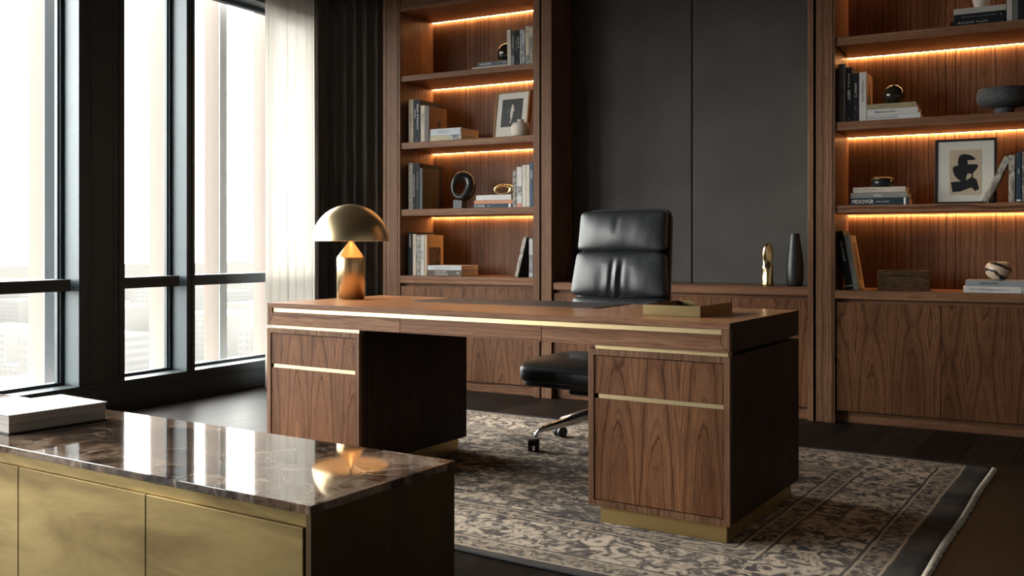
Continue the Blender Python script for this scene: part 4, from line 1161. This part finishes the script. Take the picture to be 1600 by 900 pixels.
o = done('back_shell', bm, M['black_plastic'], ch, True); o.location = (-.045, yb0 + .215 * tl + .040, .868); o.rotation_euler.x = -LEAN
# seat
bm = bmesh.new()
def fns(x, y, z):     # built standing, laid down: front of the pillow becomes the top
    return (x, z, -y - .030 * max(0, (-z - .12) / .14) ** 2)
pillow(bm, .262, .270, .045, .34, .22, 120, 60, .012, fns)
o = done('seat', bm, M['leather'], ch, True); o.location = (-.042, -.02, .412)
bm = bmesh.new()
def fnp(x, y, z): return (x, z, -y - .018 * max(0, (-z - .12) / .14) ** 2)
pillow(bm, .248, .255, .028, .30, .20, 96, 32, 0, fnp)
o = done('seat_pan', bm, M['black_plastic'], ch, True); o.location = (-.042, -.015, .360)
bx('mechanism', M['black_metal'], ch, -.09, .09, -.13, .13, .275, .338, .012)
bm = bmesh.new()
tube(bm, [(-.08, -.06, .318), (-.17, -.09, .316), (-.20, -.10, .315)], [.007, .006, .006], 8)
box(bm, -.265, -.175, -.125, -.090, .310, .320, .004)
done('tilt_lever', bm, M['black_plastic'], ch)
bm = bmesh.new(); box(bm, -.035, .035, .10, .40, .285, .31, .006)
box(bm, -.035, .035, .355, .385, .30, .64, .006)
done('back_bracket', bm, M['black_metal'], ch)
lathe('gas_lift', [(0, .10), (.026, .10), (.026, .20), (.016, .20), (.016, .28), (0, .28)], M['black_metal'], ch, 24)
lathe('hub', [(0, .12), (.040, .12), (.046, .135), (.046, .175), (.034, .200), (0, .202)], M['alu'], ch, 32)
def leg_mesh():
    bm = bmesh.new(); rows = []
    n = 14
    for i in range(n + 1):
        s = i / n; x = .03 + .295 * s
        zt = .200 - .094 * s - .022 * max(0, (s - .9) / .1) ** 2
        w = .036 - .018 * s; h = .064 - .042 * s
        row = []
        for k in range(16):
            th = 2 * math.pi * k / 16
            row.append(bm.verts.new((x, w * spow(math.cos(th), .7), zt - h / 2 + h / 2 * spow(math.sin(th), .7))))
        rows.append(row)
    for A, B in zip(rows, rows[1:]):
        for k in range(16): bm.faces.new((A[k], A[(k + 1) % 16], B[(k + 1) % 16], B[k]))
    bm.faces.new(rows[0][::-1]); bm.faces.new(rows[-1])
    box(bm, .302, .326, -.010, .010, .048, .092, .004)
    return bm
legm = None
for k in range(5):
    a = R(225.7 + 72 * k - CYAW)
    if legm is None:
        lg = done('leg', leg_mesh(), M['alu'], ch, True); legm = lg.data
    else: lg = link('leg', legm, None, ch)
    lg.rotation_euler.z = a
    px_, py_ = .325 * math.cos(a), .325 * math.sin(a)
    ca = a + R(70 + 25 * math.sin(k * 2.1))
    bm = bmesh.new()
    for s in (-1, 1):
        m4 = Matrix.Translation((0, s * .017, .0285)) @ Matrix.Rotation(R(90), 4, 'X')
        bmesh.ops.create_cone(bm, cap_ends=True, segments=28, radius1=.0285, radius2=.0285, depth=.019, matrix=m4)
    bmesh.ops.create_cone(bm, cap_ends=True, segments=12, radius1=.006, radius2=.006, depth=.03, matrix=Matrix.Translation((0, 0, .0285)) @ Matrix.Rotation(R(90), 4, 'X'))
    box(bm, -.008, .008, -.0065, .0065, .028, .052, .002)
    ca_o = done('caster', bm, M['black_plastic'], ch)
    ca_o.location = (px_, py_, 0); ca_o.rotation_euler.z = ca

# ------------------------------------------------------------------ sideboard in the foreground
SU, SV = -2.68, 1.7125
sb = empty('sideboard', P(SU, SV, 0), YAW, 'low brass sideboard with polished dark brown marble top', 'sideboard')
L0, L1, F0, F1 = -3.95 - SU, -1.425 - SU, 1.460 - SV, 1.965 - SV
bx('marble_top', M['marble'], sb, L0, L1, F0, F1, .4815, .5, .0015)
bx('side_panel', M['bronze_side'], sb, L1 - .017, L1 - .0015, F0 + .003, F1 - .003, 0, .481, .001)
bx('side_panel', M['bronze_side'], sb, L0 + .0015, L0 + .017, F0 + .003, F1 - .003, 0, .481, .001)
bx('carcass', M['seam'], sb, L0 + .0175, L1 - .0175, F0 + .034, F1 - .004, .03, .4805, 0)
bx('top_rail', M['brass_door'], sb, L0 + .0175, L1 - .0175, F0 + .024, F0 + .0338, .445, .4810, .0006)
eds = [-1.4575, -1.970, -2.498, -3.026, -3.554, -3.934]
for b, a in zip(eds, eds[1:]):
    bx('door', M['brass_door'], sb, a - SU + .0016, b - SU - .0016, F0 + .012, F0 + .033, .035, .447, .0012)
bx('plinth', M['black_metal'], sb, L0 + .03, L1 - .03, F0 + .05, F1 - .03, 0, .0298, 0)
# large white book lying on it
t = empty('coffee_table_book', P(-2.795, 1.705, .5003), YAW + R(-3), 'thick white book lying on the marble sideboard top', 'book')
bw, bd, bh = .130, .152, .055
cmw = cover_mat((0.60, .57, .55), 0.7)
bx('cover', cmw, t, -bw, bw, -bd, bd, bh - .003, bh, .0008)
bx('back_cover', cover_mat((0.02, .02, .021)), t, -bw, bw, -bd, bd, 0, .0035, .0008)
bx('spine', cmw, t, -bw, -bw + .004, -bd, bd, .0036, bh - .0031, .0006)
def mat_pages():
    t = NT('page_block'); n = t.noise(t.mapping(t.coord('Object'), (2, 2, 260)), 1.0, 3, 0.6)
    t.pbsdf(t.ramp(n, [(0.35, (0.42, 0.38, 0.345)), (0.6, (0.60, 0.56, 0.52))]), 0.9)
    return t.m
bx('pages', mat_pages(), t, -bw + .0045, bw - .005, -bd + .004, bd - .004, .0036, bh - .0031, 0)

# ------------------------------------------------------------------ light, camera, output
w = D.worlds.new('sky'); SC.world = w; w.use_nodes = True
nt = w.node_tree; nt.nodes.clear()
bg = nt.nodes.new('ShaderNodeBackground'); bg.inputs[0].default_value = (1.0, 0.985, 0.955, 1); bg.inputs[1].default_value = 25.0
wo = nt.nodes.new('ShaderNodeOutputWorld'); nt.links.new(bg.outputs[0], wo.inputs[0])
for i, (a, b) in enumerate(spans):
    l = D.lights.new('daylight_portal', 'AREA'); l.shape = 'RECTANGLE'; l.size = 2.63; l.size_y = b - a
    l.cycles.is_portal = True
    o = D.objects.new('daylight_portal', l); COL.objects.link(o)
    o.location = (-5.30, (a + b) / 2, 1.504); o.rotation_euler = (0, R(-90), 0)

cam = D.cameras.new('camera'); co = D.objects.new('camera', cam); COL.objects.link(co)
co.location = (0, 0, 1.035); co.rotation_euler = (R(90), 0, math.atan2(0.4836, 0.8753))
cam.sensor_fit = 'HORIZONTAL'; cam.sensor_width = 36.0; cam.lens = 1525 / 1600 * 36.0
cam.shift_y = -67 / 1600.0
cam.clip_start = 0.05; cam.clip_end = 6000
SC.camera = co
SC.view_settings.view_transform = 'Standard'; SC.view_settings.look = 'None'
SC.view_settings.gamma = 1.0; SC.view_settings.exposure = 0.0
SC.view_settings.use_curve_mapping = False
SC.cycles.use_denoising = True
try: SC.cycles.denoiser = 'OPENIMAGEDENOISE'
except Exception: pass
SC.cycles.max_bounces = 10; SC.cycles.diffuse_bounces = 5; SC.cycles.glossy_bounces = 5; SC.cycles.transparent_max_bounces = 12
SC.cycles.sample_clamp_indirect = 6.0
SC.cycles.caustics_reflective = False; SC.cycles.caustics_refractive = False
